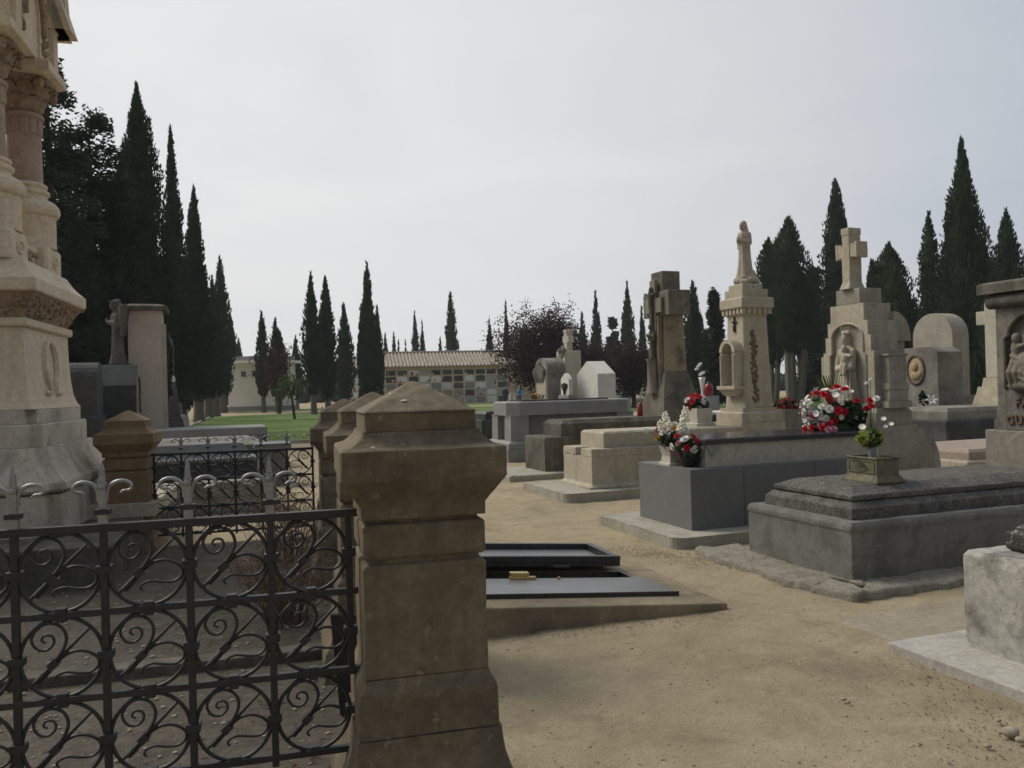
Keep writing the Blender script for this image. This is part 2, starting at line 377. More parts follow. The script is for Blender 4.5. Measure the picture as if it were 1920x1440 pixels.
def axis(lo, d0, d1, step, hi):
    a = []; x = d0
    while x <= d1: a.append(x); x += step
    g = step
    x = d1
    while x < hi: g *= 1.35; x += g; a.append(x)
    x = d0; g = step
    while x > lo: g *= 1.35; x -= g; a.insert(0, x)
    return a
xs = axis(-900, -2.6, 3.8, .055, 900); ys = axis(-900, 2.6, 9.5, .055, 1500)
def gz(x, y):
    d = math.hypot(x-.5, y-5)
    k = max(0, 1 - d/14)
    return k*(.022*noise.noise(Vector((x*.9, y*.9, 3))) + .014*noise.noise(Vector((x*3.1, y*3.1, 7))) + .008*noise.noise(Vector((x*8, y*8, 2)))) - .012*k
g = MB(); nx = len(xs)
g.add([(x, y, gz(x, y)) for y in ys for x in xs], [(j*nx+i, j*nx+i+1, (j+1)*nx+i+1, (j+1)*nx+i) for j in range(len(ys)-1) for i in range(nx-1)], True)
kind(g.build('ground', M['ground']), 'structure')
def sheet(name, pts, z, mat):
    return kind(MB().add([(x, y, z) for x, y in pts], [tuple(range(len(pts)))]).build(name, mat), 'structure')
sheet('lawn', [(-11.3,25.5), (-4.6,26.5), (-1.5,48), (26,50), (80,66), (80,92), (2,76), (-14.5,69), (-21.9,60.8)], .03, M['lawn'])
sheet('lawn', [(-27,77), (-24,73.5), (-14,76), (3,84), (3,93), (-18,84)], .03, M['lawn'])
kb = MB()
for p, q in (((-11.4,25.3), (-4.4,26.3)), ((-4.4,26.3), (-1.4,47.8)), ((-11.4,25.3), (-22.1,60.9))):
    d = (Vector((*q,0))-Vector((*p,0))); n = Vector((-d.y, d.x, 0)).normalized()*.07
    pv, qv = Vector((*p,0)), Vector((*q,0))
    kb.prism([(pv+n)[:2], (pv-n)[:2], (qv-n)[:2], (qv+n)[:2]], -.1, .1, 'z')
kind(kb.build('lawn_kerb', M['paleslab']), 'structure')

conform('cement_path', (1.98,5.40), (2.30,4.72), (5.2,5.8), (5.0,6.6), stone('worn cement', (.30,.26,.195), (.38,.335,.255), 3, stain=(.22,.19,.145), stain_amt=.5, bump=.2))
# pebbles, clods and leaves scattered over the sand
random.seed(3)
pb = MB()
for i in range(3600):
    Y = 2.9 + 9*random.random()**1.6; X = random.uniform(-.3, .62)*Y + random.uniform(-.2, .2)
    r = .002 + .0045*random.random()**3
    if random.random() < .02: r *= 1.5
    pb.ell((X, Y, gz(X, Y)+r*.3), (r*random.uniform(.8,1.6), r*random.uniform(.8,1.4), r*.7), 6)
for i in range(900):
    t_ = random.random(); X = -.5 - 3.2*random.random(); Y = 3.1 - (X+.4)*(-.25) + 5*random.random()**1.4; r = .004 + .009*random.random()**2
    pb.ell((X, Y, .012+r*.3), (r*random.uniform(.8,1.6), r, r*.7), 6)
for (px, py, r) in ((1800,1245,.018),(1893,1378,.04),(1912,1390,.026),(1850,1400,.018),(1870,1352,.014),(1580,1312,.016),(1590,1316,.012)):
    Y = EYE*F/(py+ROLL*(px-960)-HZ); p = at(px, py, Y)
    pb.ell((p.x, p.y, r*.4), (r, r*.7, r*.55), 8)
M['pebble'] = stone('pebbles', (.26,.215,.155), (.52,.46,.36), 60, grain=.3)
kind(pb.build('gravel', M['pebble']), 'stuff')
lf = MB()
def leafquad(mb, p, s, up=None):
    a = random.uniform(0, 2*pi); tl = random.uniform(-.5, .5)
    d = Vector((cos(a), sin(a), tl*.5)); n = Vector((-sin(a), cos(a), random.uniform(-.4, .4)))
    p = Vector(p); mb.add([p-d*s, p+n*s*.4+Vector((0,0,s*.3)), p+d*s, p-n*s*.4], [(0,3,2,1)])
for i in range(1900):
    # dry litter gathers along the footings of the graves on the right and along the hatch
    s = random.random()
    if s < .4: base = Vector((1.0, 7.9, 0)).lerp(Vector((2.0, 6.9, 0)), random.random())
    elif s < .55: base = Vector((-.2, 5.2, 0)).lerp(Vector((1.4, 5.6, 0)), random.random())
    elif s < .75: base = Vector((2.15, 4.7, 0)).lerp(Vector((1.75, 3.0, 0)), random.random()) + Vector((abs(random.gauss(0,.25)),0,0))
    else:
        if random.random() < .7: continue
        base = Vector((random.uniform(-.5, 3.2), random.uniform(3, 9), 0))
    sp = .14 if s < .75 else .5
    p = base + Vector((random.gauss(0, sp), random.gauss(0, sp*.7), 0))
    leafquad(lf, (p.x, p.y, gz(p.x, p.y)+.005), random.uniform(.004, .012))
for i in range(1100):
    X = -.5 - 3.0*random.random(); Y = 3.1 + (X+.4)*.25 + 5*random.random()**1.3
    leafquad(lf, (X, Y, .022), random.uniform(.008, .02))
kind(lf.build('fallen_leaves', M['dry']), 'stuff')

# ------------------------------------------------------------------ railed plot on the left
P1 = Vector((-.36, 3.0, 0))
P2 = Vector((-.803, 4.75, -.035)); P3 = Vector((-1.385, 6.8, -.085)); P4 = Vector((-1.91, 9.0, -.17))
P5 = Vector((-3.94, 8.47, -.16))
def make_pillar(mat):
    root = thing('stone_pillar', 'x', 'pillar')
    m = MB()
    m.sq([(.315,-.05),(.315,.16),(.305,.2),(.275,.25),(.252,.32),(.246,.36),(.243,.40)])
    m.sq([(.236,.403),(.236,.53),(.232,.55),(.216,.575),(.211,.59)]).build('plinth', mat, root, .006)
    m = MB(); m.sq([(.209,.592),(.209,.957),(.203,.966),(.188,.972),(.188,.984),(.203,.99),(.209,.998),(.209,1.096),(.203,1.104),(.188,1.108),(.188,1.120)]).build('shaft', mat, root, .004)
    m = MB(); m.sq([(.212,1.122),(.212,1.165),(.225,1.185),(.272,1.25),(.277,1.256),(.277,1.356),(.264,1.359),(.242,1.366),(.225,1.378),(.207,1.396),(.199,1.414)])
    m.build('cornice', mat, root, .005)
    m = MB()
    m.sq([(.191,1.4145),(.191,1.478)])
    r = [[(-h,-h,z),(0,-h-.004,z),(h,-h,z),(h+.004,0,z),(h,h,z),(0,h+.004,z),(-h,h,z),(-h-.004,0,z)] for h,z in ((.195,1.4785),(.19,1.484),(.03,1.575),(.004,1.585))]
    m.loft(r); m.build('pyramid_cap', mat, root, .004)
    for o in root.children: rough(o, .045, .0022, 7, .006)
    return root
pl = make_pillar(M['sandstone'])
def put(o, p, rz): o.location = p; o.rotation_euler = (0, 0, R(rz))
put(pl, P1, TE)
m = MB()
for (x, y, z, r) in ((-.05,-.14,1.517,.012),(-.085,-.07,1.541,.008),(-.09,-.06,1.543,.006),(-.17,-.258,1.368,.007)): m.ell((x,y,z),(r,r*.6,r*.3),8)
kind(m.build('bird_droppings', M['whitepaint'], pl), 'stuff')
tag(pl, 'nearest and largest sandstone pillar, standing in the foreground at the end of the near iron railing', 'pillar', 'stone pillars around the railed plot')
drop = [o for o in pl.children if o.name.startswith('bird')][0]
drop.parent = None
for p, lb in ((P2, 'sandstone pillar directly behind the foreground pillar, second in the receding row'),
              (P3, 'sandstone pillar third in the receding row, its cap showing left of the second'),
              (P4, 'sandstone pillar mostly hidden at the far corner where the distant railing ends')):
    c = copy_tree(pl); put(c, p, TE); c['label'] = lb
drop.parent = pl
c = make_pillar(M['sandstone_far']); put(c, P5, TE)
tag(c, 'orange sandstone pillar left of the distant railing, beside the tall monument with the omega', 'pillar', 'stone pillars around the railed plot')

# iron railings: built once along local x, right end at 0, rows of scroll-filled rings
BAY, ROW = .265, .277
Z0 = .293
def catmull(pts, n=5):
    out = []; q = [pts[0]] + list(pts) + [pts[-1]]
    for i in range(1, len(q)-2):
        p0, p1, p2, p3 = (Vector((*x, 0)) for x in q[i-1:i+3])
        for k in range(n):
            s = k/n
            out.append(.5*((2*p1) + (p2-p0)*s + (2*p0-5*p1+4*p2-p3)*s*s + (3*p1-p0-3*p2+p3)*s**3))
    out.append(Vector((*pts[-1], 0))); return out
SC1 = [(-.62,-.57),(-.4,-.35),(-.2,-.13),(0,.16),(.1,.38),(.11,.6),(-.01,.82),(-.28,.93),(-.56,.82),(-.71,.54),(-.58,.28),(-.35,.24),(-.18,.40),(-.22,.59),(-.40,.62),(-.47,.50),(-.37,.43)]
SC2 = [(-.58,-.62),(-.36,-.4),(-.2,-.2),(.04,.03),(.32,.13),(.62,.08),(.85,-.1),(.86,-.31),(.66,-.46),(.38,-.46),(.08,-.41),(-.13,-.47),(-.2,-.58),(-.13,-.66)]
def ring_mesh():
    m = MB(); r = .124
    f = lambda p: (p[0]*r, p[1]*.003 if len(p) > 2 else 0, 0)
    m.tube([(r*cos(2*pi*k/36), 0, (r+.006)*sin(2*pi*k/36)) for k in range(37)], .0068, 6, cap=False)
    m.tube([(.66*r,0,.70*r),(.2*r,0,.26*r),(-.2*r,0,-.15*r),(-.45*r,0,-.4*r)], [.0045,.006,.0075,.007], 6)
    m.tube([(-.45*r,0,-.4*r),(-.74*r,0,-.66*r)], [.009,.0045], 6)
    for s, dy in ((SC1,-.005),(SC2,.005)):
        pts = catmull(s, 5); n = len(pts)
        m.tube([(p.x*r, dy, p.y*r) for p in pts], [.0062-.0022*i/n for i in range(n)], 6)
    d = Matrix.Translation((-.2*r,0,-.15*r)) @ Matrix.Rotation(-R(42), 4, 'Y')
    m.box(-.016,.016,-.015,.015,-.013,.013, d)
    for s in (-1, 1): m.box(-.016,.016,-.014,.014, s*(r+.003)-.011, s*(r+.003)+.011)
    return m
def spear_mesh():
    m = MB()
    m.sq([(.0145,.012),(.0145,.045)]); m.sq([(.012,.062),(.0115,.15)])
    m.sq([(.0088,.1502),(.0092,.158),(.007,.19),(.0008,.218)])
    m.lathe([(.0,-.016),(.009,-.016),(.0115,-.01),(.0115,.01),(.009,.016),(.0,.016)], n=12, M=Matrix.Translation((0,0,.135)) @ Matrix.Rotation(R(90),4,'X'))
    for s in (-1, 1):
        pts = catmull([(.010,.085),(.013,.115),(.022,.136),(.042,.150),(.066,.152),(.084,.143),(.089,.129),(.080,.120),(.064,.119),(.055,.112)], 4)
        n = len(pts)
        m.tube([(s*p.x, 0, p.y) for p in pts], [.0078-.0032*i/n for i in range(n)], 6)
    return m
def collar_mesh():
    m = MB(); m.box(-.023,.023,-.02,.02,.045,.062); return m
def make_railing(nb, label, name='iron_railing'):
    root = thing(name, label, 'railing', group='wrought iron railings of the plot')
    L = -nb*BAY
    top = Z0+3*ROW
    rl = MB()
    rl.box(L, .045, -.016, .016, top-.0135, top+.0135).build('rail', M['iron'], root, .002)
    for k in range(3):
        z = Z0+k*ROW; MB().box(L, .03, -.012, .012, z-.011, z+.011).build('rail', M['iron'], root, .002)
    ring0 = col0 = sp0 = st0 = None
    for i in range(nb+1):
        x = -i*BAY
        b = MB(); b.box(x-.0115, x+.0115, -.0115, .0115, Z0-.03 if i else Z0+.26, top + (.03 if i else 0))
        for k in range(3): b.box(x-.024, x+.024, -.02, .02, Z0+(k+.5)*ROW-.014, Z0+(k+.5)*ROW+.014)
        bo = b.build('upright', M['iron'], root, .002)
        if i:
            if sp0 is None: sp0 = spear_mesh().build('spear_finial', M['iron_silver'], bo); sp0.location = (x, 0, top)
            else:
                s = sp0.copy(); C.objects.link(s); s.parent = bo; s.location = (x, 0, top)
            if col0 is None: col0 = collar_mesh().build('collar', M['iron'], bo); col0.location = (x, 0, top)
            else:
                s = col0.copy(); C.objects.link(s); s.parent = bo; s.location = (x, 0, top)
        if i < nb:
            for k in range(3):
                if ring0 is None: ring0 = ring_mesh().build('scroll_ring', M['iron'], root); rg = ring0
                else: rg = ring0.copy(); C.objects.link(rg); rg.parent = root
                rg.location = (x-BAY/2, 0, Z0+(k+.5)*ROW)
    return root
near = make_railing(7, 'wrought iron railing in the foreground, largest, with silver grey spear finials and ringed scrolls')
put(near, P1 - AE*.243, TE)
far = make_railing(6, 'distant wrought iron railing between the orange pillar and the hidden corner pillar')
put(far, P5 + AE*.235 + Vector((0,0,-.16)), TE+180)
far.location.z = -.165
kb = thing('stone_kerb', 'low dark stone kerb under the near iron railing', 'kerb', P1, TE)
MB().box(-2.6, -.32, -.11, .11, -.05, .2).build('kerb_stone', M['mossy'], kb, .012)
kb = thing('stone_kerb', 'low stone kerb running back between the row of sandstone pillars', 'kerb', (P1+P4)/2, 0)
d = (P4-P1).normalized()
kb.rotation_euler = (0, 0, math.atan2(d.y, d.x))
MB().box(-3.1, 3.1, -.1, .1, -.12, .16).build('kerb_stone', M['mossy'], kb, .012)
kb = thing('stone_kerb', 'low stone kerb under the distant iron railing', 'kerb', (P4+P5)/2, TE)
MB().box(-.8, .8, -.1, .1, -.12, .02).build('kerb_stone', M['mossy'], kb, .012)
bp_ = thing('dark_plate', 'narrow dark tapered plate standing behind the foreground pillar', 'plate', (-.84, 3.95, 0), TE)
MB().prism([(-.02,.02),(.06,.0),(.09,.48),(-.055,.5)], -.015, .015, 'y').build('plate', M['blackmetal'], bp_, .004)  # tapered plate built for a narrow dark shape behind the pillar
# ------------------------------------------------------------------ soil of the plot
def loc2(o, a, b, x, y, z=0): return Vector(o) + a*x + b*y + Vector((0,0,z))
q0 = P1 - AE*4.2; 
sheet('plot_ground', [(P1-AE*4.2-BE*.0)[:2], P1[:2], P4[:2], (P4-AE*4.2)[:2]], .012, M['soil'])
# ------------------------------------------------------------------ monument with omega
MC = Vector((-5.31, 8.0, 0))
mon = thing('funerary_monument', 'tall stone canopy monument on columns with an omega carved on its pedestal', 'monument', MC, TE)
L = M['limestone']
def nring(h, n, z): 
    i = h-n
    return [(-i,-h,z),(i,-h,z),(i,-i,z),(h,-i,z),(h,i,z),(i,i,z),(i,h,z),(-i,h,z),(-i,i,z),(-h,i,z),(-h,-i,z),(-i,-i,z)]
MB().loft([nring(1.10,.12,.30), nring(1.10,.12,.70), nring(1.085,.12,.72)]).build('base_course', M['limestone_rough'], mon, .015)
MB().loft([nring(h,.11,z) for h,z in ((1.10,.735),(1.135,.76),(1.125,.82),(1.06,.90),(1.0,1.0),(.965,1.08),(.95,1.13))]).build('flared_course', M['limestone_rough'], mon, .012)
m = MB(); m.loft([nring(.90,.10,1.133), nring(.90,.10,1.33), nring(.89,.10,1.34)]); m.loft([nring(.85,.08,1.343), nring(.85,.08,1.47)])
m.build('steps', M['limestone_rough'], mon, .01)
ped = MB().sq([(.84,1.473),(.81,1.52),(.785,1.6),(.765,1.75),(.752,1.95),(.745,2.22)]).build('pedestal', L, mon, .008)
om = MB()
ox = .80; oz = 1.84; pts = []
def omega_face(z): # half-size of the pedestal at height z
    tb = [(1.473,.84),(1.52,.81),(1.6,.785),(1.75,.765),(1.95,.752),(2.22,.745)]
    for (a,ha),(b,hb) in zip(tb, tb[1:]):
        if a <= z <= b: return ha+(hb-ha)*(z-a)/(b-a)
    return .745
arc = [(.195*sin(R(a))*1.0, 1.90+.23*cos(R(a))) for a in range(-141, 142, 9)]
full = [(-.17,1.655)] + [(-.085,1.655)] + arc + [(.085,1.655),(.17,1.655)]
om.tube([(omega_face(z)+.006, y, z) for y,z in [(-.25,1.635),(-.235,1.62),(-.10,1.62)]+arc+[(.10,1.62),(.235,1.62),(.25,1.635)]], [.02,.03,.03]+[.026+.018*abs(math.sin(R(a))) for a in range(-141,142,9)]+[.03,.03,.02], 6, smooth=False)
om.build('omega_relief', L, ped, .004)
MB().sq([(.765,2.222),(.785,2.235),(.785,2.295),(.765,2.305)]).build('moulding', L, mon, .006)
fz = MB(); prof = [(.745,2.307),(.755,2.34),(.785,2.40),(.83,2.47),(.875,2.53)]
fz.sq(prof)
random.seed(11)
def prof_h(z):
    for (ha,a),(hb,b) in zip(prof, prof[1:]):
        if a <= z <= b: return ha+(hb-ha)*(z-a)/(b-a)
    return prof[-1][0]
for side in range(4):
    T = Matrix.Rotation(side*pi/2, 4, 'Z')
    for k in range(110):
        z = random.uniform(2.33, 2.52); h = prof_h(z); y = random.uniform(-h, h)
        p = T @ Vector((h-.004, y, z)); s = random.uniform(.02, .04)
        fz.ell(p, (s*random.uniform(.6,1), s*random.uniform(.6,1.1), s*random.uniform(.5,1)), 6)
fz.build('foliage_frieze', M['frieze'], mon)
MB().sq([(.885,2.533),(.90,2.545),(.90,2.655),(.885,2.665),(.83,2.72),(.80,2.76),(.76,2.83),(.75,2.845)]).build('cornice', L, mon, .008)
att = MB(); att.sq([(.60,2.85),(.60,3.02),(.62,3.03),(.62,3.08)]).build('attic', L, mon, .008)
ap = MB()
for side in range(4):
    T = Matrix.Rotation(side*pi/2, 4, 'Z')
    ap.box(.60,.625,-.24,.24,2.87,2.89,T); ap.box(.60,.625,-.24,.24,2.99,3.005,T)
    for k in range(9): ap.ell(T @ Vector((.605, random.uniform(-.17,.17), random.uniform(2.90,2.97))), random.uniform(.025,.04), 6)
ap.build('carved_panel', M['frieze'], mon)
def leaf(mb, r0, z0, ht, wd, ang, out=.05):
    # acanthus leaf: a curled strip standing off the bell
    row = []
    for i in range(6):
        s = i/5; rr = r0 + out*(s**2.2) + .012*sin(pi*s); z = z0 + ht*(s if s < .85 else .85-(s-.85)*.8)
        ww = wd*(.75+.5*sin(pi*min(1,s*1.1)))*(1 if s < .9 else .6)
        row.append((rr, z, ww))
    vs = []
    for rr, z, ww in row:
        for u in (-1, -.45, 0, .45, 1):
            a = ang + u*ww/rr/2; r2 = rr + (.012 if u == 0 else (-.006 if abs(u) > .9 else .0))
            vs.append((r2*cos(a), r2*sin(a), z - .012*(abs(u) > .9)))
    fs = [(i*5+j, i*5+j+1, (i+1)*5+j+1, (i+1)*5+j) for i in range(5) for j in range(4)]
    mb.add(vs, fs, True)
def zremap(m):
    tb = [(2.84,2.84),(3.25,3.12),(3.56,3.44),(3.92,3.80),(4.49,4.30),(4.70,4.45),(4.775,4.52),(5.075,4.86),(5.215,5.0)]
    def f(z):
        for (a,fa),(b,fb) in zip(tb, tb[1:]):
            if a <= z <= b: return fa+(fb-fa)*(z-a)/(b-a)
        return z if z < 2.84 else z-.215
    m.v = [(x,y,f(z)) for x,y,z in m.v]; return m
col = None
for (sx, sy) in ((1,1),(1,-1),(-1,1),(-1,-1)):
    if col is None:
        e_ = bpy.data.objects.new('column', None)
        b_ = MB()
        b_.loft([[(x*h2,y*h2,z) for x,y in ((-1,-.88),(-.88,-1),(.88,-1),(1,-.88),(1,.88),(.88,1),(-.88,1),(-1,.88))] for h2,z in ((.262,2.848),(.262,3.21),(.245,3.25))])
        for q in range(4):
            T = Matrix.Rotation(q*pi/2, 4, 'Z')
            b_.tube([T @ Vector((.262, .085*cos(2*pi*k/20), 3.04+.085*sin(2*pi*k/20))) for k in range(21)], .018, 6, cap=False)
            b_.ell(T @ Vector((.262,0,3.04)), (.02,.035,.045), 8)
        b_.lathe([(.275,3.25),(.275,3.56)], n=28, smooth=True)
        b_.lathe([(.275,3.56),(.305,3.58),(.318,3.62),(.31,3.67),(.28,3.71),(.24,3.735),(.215,3.745)], n=28)
        b_.lathe([(.215,3.746),(.20,3.76),(.20,3.79),(.225,3.80),(.225,3.835),(.19,3.845),(.19,3.865),(.205,3.875),(.205,3.90),(.168,3.92)], n=28)
        c0 = zremap(b_).build('column', M['limestone'], mon, .006)
        sh = MB().lathe([(.166,3.92),(.160,4.2),(.158,4.49)], n=28)
        fl = []
        for k in range(48):
            a = 2*pi*k/48; fl.append((a, .172 if k % 4 != 0 else .158))
        sh.loft([[(r*cos(a), r*sin(a), z) for a, r in fl] for z in (4.49, 4.70)])
        sh.lathe([(.165,4.70),(.185,4.715),(.19,4.74),(.18,4.765),(.162,4.775)], n=28)
        s0 = zremap(sh).build('shaft', M['pinkstone'], c0)
        cp = MB().lathe([(.165,4.776),(.175,4.85),(.20,4.95),(.25,5.03),(.28,5.07)], n=24)
        for k in range(8): leaf(cp, .175, 4.785, .16, .15, 2*pi*k/8, .075)
        for k in range(8): leaf(cp, .19, 4.86, .20, .15, 2*pi*(k+.5)/8, .12)
        for k in range(4):
            a = pi/4+k*pi/2
            for j in range(7): cp.ell((.30*cos(a)+random.uniform(-.03,.03), .30*sin(a)+random.uniform(-.03,.03), 5.0+.012*j-.03), .035, 6)
        k0 = zremap(cp).build('capital', M['frieze'], c0)
        ab = MB().sq([(.27,5.075),(.325,5.11),(.33,5.12),(.33,5.20),(.31,5.215)]); ab = zremap(ab).build('abacus', M['limestone'], c0, .006)
        c0.location = (sx*.45, sy*.455, 0); col = c0
    else:
        cc = copy_tree(col, mon); cc.location = (sx*.41, sy*(.455 if sy > 0 else .53), 0)
# gabled arches over the columns
for side in range(4):
    T = Matrix.Rotation(side*pi/2, 4, 'Z')
    w = .73; hh = .70
    arch = [(.22*cos(R(a)), 5.38+.3*sin(R(a))) for a in range(0, 181, 15)]
    poly = [(-w,5.002),(-.22,5.002)] + list(reversed(arch)) + [(.22,5.002),(w,5.002),(w,5.72),(0,7.95),(-w,5.72)]
    gm = MB().prism(poly, hh-.02-.16, hh-.02, 'x')
    gw = gm.build('gable', M['limestone'], mon, .006); gw.rotation_euler = (0,0,side*pi/2)
    tr = MB()
    tr.tube([(hh-.005, .30*cos(R(a)), 5.33+.42*sin(R(a))) for a in range(-8, 189, 14)], .035, 6)
    random.seed(side)
    for k in range(90):
        a = R(random.uniform(-30, 210)); rr = random.uniform(.34, .52)
        y, z = rr*cos(a)*.9, 5.33+rr*1.2*sin(a)
        if z < 5.04 or abs(y) > .62: continue
        s = random.uniform(.02,.04); tr.ell((hh-.015, y, z), (s*.8, s, s), 6)
    to = tr.build('arch_carving', M['frieze'], mon); to.rotation_euler = (0,0,side*pi/2)
    rk = MB()
    for s in (-1, 1):
        for (x0, x1, off, th) in ((hh-.2, hh+.12, .0, .10), (hh-.2, hh+.06, -.06, .058)):
            p = [(s*(.90+off), 5.46), (s*(.90+off-.16), 5.46), (0, 7.9+off), (0, 8.5+off)]
            rk.prism(p if s > 0 else p[::-1], x0, x1 - (.0 if s > 0 else .001), 'x')
    ro = rk.build('raking_roof_edge', M['limestone'], mon, .005); ro.rotation_euler = (0,0,side*pi/2)
MB().sq([(.66,5.0),(.66,5.6)]).build('vault', M['limestone'], mon)
# stepped platform under the monument
pf = thing('stone_platform', 'low stone platform with a stepped block beneath the omega monument', 'platform', MC, TE)
MB().box(-2.2, 1.62, -1.75, 1.5, -.1, .36).build('lower_step', M['mossy'], pf, .01)
MB().box(-.2, 1.72, -.15, 1.40, .36, .5).build('upper_step', M['beige'], pf, .008)
# low slabs in the plot
ls = thing('stone_edging', 'dark flat stone edging inside the railed plot beyond the railing', 'edging', P1-AE*1.2+BE*2.0, TE)
MB().box(-1.6, 1.0, -.07, .07, -.02, .07).build('edging_stone', M['mossy'], ls, .01)

# dry shrub behind the near railing
def twig_bush(name, label, loc, h, r, n, seed):
    random.seed(seed)
    root = thing(name, label, 'shrub', loc)
    m = MB(); lv = MB()
    for i in range(n):
        a = random.uniform(0, 2*pi); rr = r*random.random()**.6*.35; p = Vector((rr*cos(a), rr*sin(a), 0))
        d = Vector((cos(a)*random.uniform(.1,.9)*r, sin(a)*random.uniform(.1,.9)*r, h*random.uniform(.6,1)))
        pts = [p]; k = 5
        for j in range(1, k+1):
            s = j/k; pts.append(p + d*s + Vector((random.gauss(0,.02), random.gauss(0,.02), .06*sin(pi*s))))
        m.tube(pts, [.0035*(1-.7*j/k) for j in range(k+1)], 4)
        for j in range(2, k+1):
            for q in range(2):
                e = pts[j] + Vector((random.gauss(0,.06), random.gauss(0,.06), random.uniform(.0,.1)))
                m.tube([pts[j], e], [.0022,.001], 3)
                if random.random() < .55: leafquad(lv, e, random.uniform(.008,.02))
    m.build('twigs', M['twig'], root); lv.build('dry_leaves', M['dry'], root)
    return root
twig_bush('dry_shrub', 'leafless reddish brown shrub just behind the right end of the near railing', (-1.55, 5.6, 0), .52, .42, 90, 5)
twig_bush('dry_shrub', 'reddish brown dry shrub in front of the distant railing', (-2.1, 7.7, -.05), .66, .4, 90, 6)

# ------------------------------------------------------------------ sloping crypt hatch
ha = 17.0
ao, bo_ = unit(ha)
O = Vector((1.45, 5.71, .03))
h = thing('crypt_hatch', 'sloping stone crypt entrance with black metal doors, one folded open', 'crypt hatch', O, ha)
h.rotation_euler = (0, R(4.7), R(ha))
S_ = M['beige_dark'] = stone('hatch stone', (.24,.19,.125), (.34,.28,.19), 4, stain=(.11,.09,.065), stain_sc=1.5, stain_lo=.5, stain_hi=.68, stain_amt=.7, bump=.4)
m = MB()
m.box(-2.45, 0, 0, .26, -.6, 0); m.box(-2.45, 0, 1.12, 1.34, -.6, 0); m.box(-.30, 0, .26, 1.12, -.6, -.002); m.box(-2.45, -2.3, .26, 1.12, -.6, -.002)
m.build('stone_surround', S_, h, .012)
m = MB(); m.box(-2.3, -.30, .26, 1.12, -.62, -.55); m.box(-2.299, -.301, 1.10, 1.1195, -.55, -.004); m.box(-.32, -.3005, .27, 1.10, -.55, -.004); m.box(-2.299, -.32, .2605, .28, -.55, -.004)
m.build('shaft_shade_lining', M['blackmetal'], h)  # black walls added to colour in the darkness of the open shaft
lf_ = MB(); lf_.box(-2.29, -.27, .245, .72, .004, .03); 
d1 = lf_.build('door_leaf', M['sheenmetal'], h, .003); d1['label'] = 'closed black door leaf with sky sheen painted grey on its top'
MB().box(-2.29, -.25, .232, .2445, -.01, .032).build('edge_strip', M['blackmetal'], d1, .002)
la = MB(); la.box(-1.37,-1.17,.675,.71,.0305,.05); la.box(-1.36,-1.22,.69,.75,.05,.075); la.box(-1.0,-.98,.68,.70,.0305,.045)
la.build('brass_latch', M['brass'], d1, .003)
# open leaf, folded back past the far kerb: a shallow tray seen from inside
m = MB(); y0, y1 = 1.04, 1.66
m.box(-2.29,-.34,y0,y1,.05,.07)
m.box(-2.29,-.34,y0,y0+.05,.071,.13); m.box(-2.29,-.34,y1-.05,y1,.071,.13); m.box(-.40,-.34,y0+.05,y1-.05,.071,.13); m.box(-2.29,-2.24,y0+.05,y1-.05,.071,.13)
d2 = m.build('door_leaf', M['blackmetal'], h, .004); d2['label'] = 'open black door leaf with raised rim'
MB().box(-2.23,-.41,y0+.051,y1-.051,.0705,.082).build('inner_panel', M['sheenmetal'], d2)
for x in (-.85, -1.9):
    hg = MB(); hg.tube([(x-.07,1.02,.055),(x+.07,1.02,.055)], .014, 8)
    hg.build('hinge', M['blackmetal'], d2)
# ------------------------------------------------------------------ graves on the right; local x = along the grave, y = across (away from camera)
def frame(N, W, th=TT):
    a, b = unit(th); return Vector((N[0], N[1], 0)) + b*(W/2)
def tw(o, x, y, z=0): return Vector(o) + A*x + B*y + Vector((0,0,z))
def insets(m, x0, x1, hy, lv):
    m.rects([(x0+i, x1-i, -hy+i, hy-i, z) for i, z in lv]); return m
def mb(): return MB()
def figure(m, z0, h, y=0, x=0, sc=1.0, face=-1):
    """robed standing figure, facing local -x"""
    s = h
    fold = lambda r, z, k: [(x+r*.82*(1+.07*sin(7*a+z*3)+.03*sin(13*a))*cos(a), y+r*(1+.07*sin(7*a+z*3)+.03*sin(13*a))*sin(a), z) for a in [2*pi*j/40 for j in range(40)]]
    pr = [(.20,0),(.175,.05),(.14,.2),(.12,.4),(.112,.55),(.125,.66),(.13,.73),(.115,.785),(.07,.82),(.045,.84)]
    m.loft([fold(r*s*sc, z0+q*s, 0) for r, q in pr], True)
    hd = Vector((x-.03*s, y, z0+.915*s))
    m.ell(hd, (.066*s, .058*s, .082*s), 14)
    m.cap((x, y, z0+.82*s), hd, .045*s, .045*s)
    m.tube([hd+Vector((.0*s,0,.075*s)), hd+Vector((.03*s,0,.05*s)), hd+Vector((.06*s,0,-.04*s)), hd+Vector((.085*s,0,-.13*s)), hd+Vector((.10*s,0,-.25*s))], [.035*s,.055*s,.055*s,.06*s,.05*s], 12)
    m.ell(hd+Vector((-.066*s,0,-.005*s)), (.016*s,.010*s,.018*s), 8)
    m.ell(hd+Vector((-.05*s,0,-.05*s)), (.02*s,.03*s,.03*s), 8)
    for q in (-1, 1):
        sh = Vector((x+.02*s, y+q*.11*s, z0+.755*s)); el = Vector((x+.01*s, y+q*.125*s, z0+.61*s)); ha_ = Vector((x-.13*s, y+q*.03*s, z0+.66*s))
        m.cap(sh, el, .045*s, .05*s); m.cap(el, ha_, .05*s, .028*s)
        m.tube([el, el+Vector((-.04*s,0,-.09*s))], [.05*s,.025*s], 8)
        m.ell(ha_+Vector((-.015*s,-q*.015*s,.03*s)), (.022*s,.02*s,.045*s), 8)
    return m

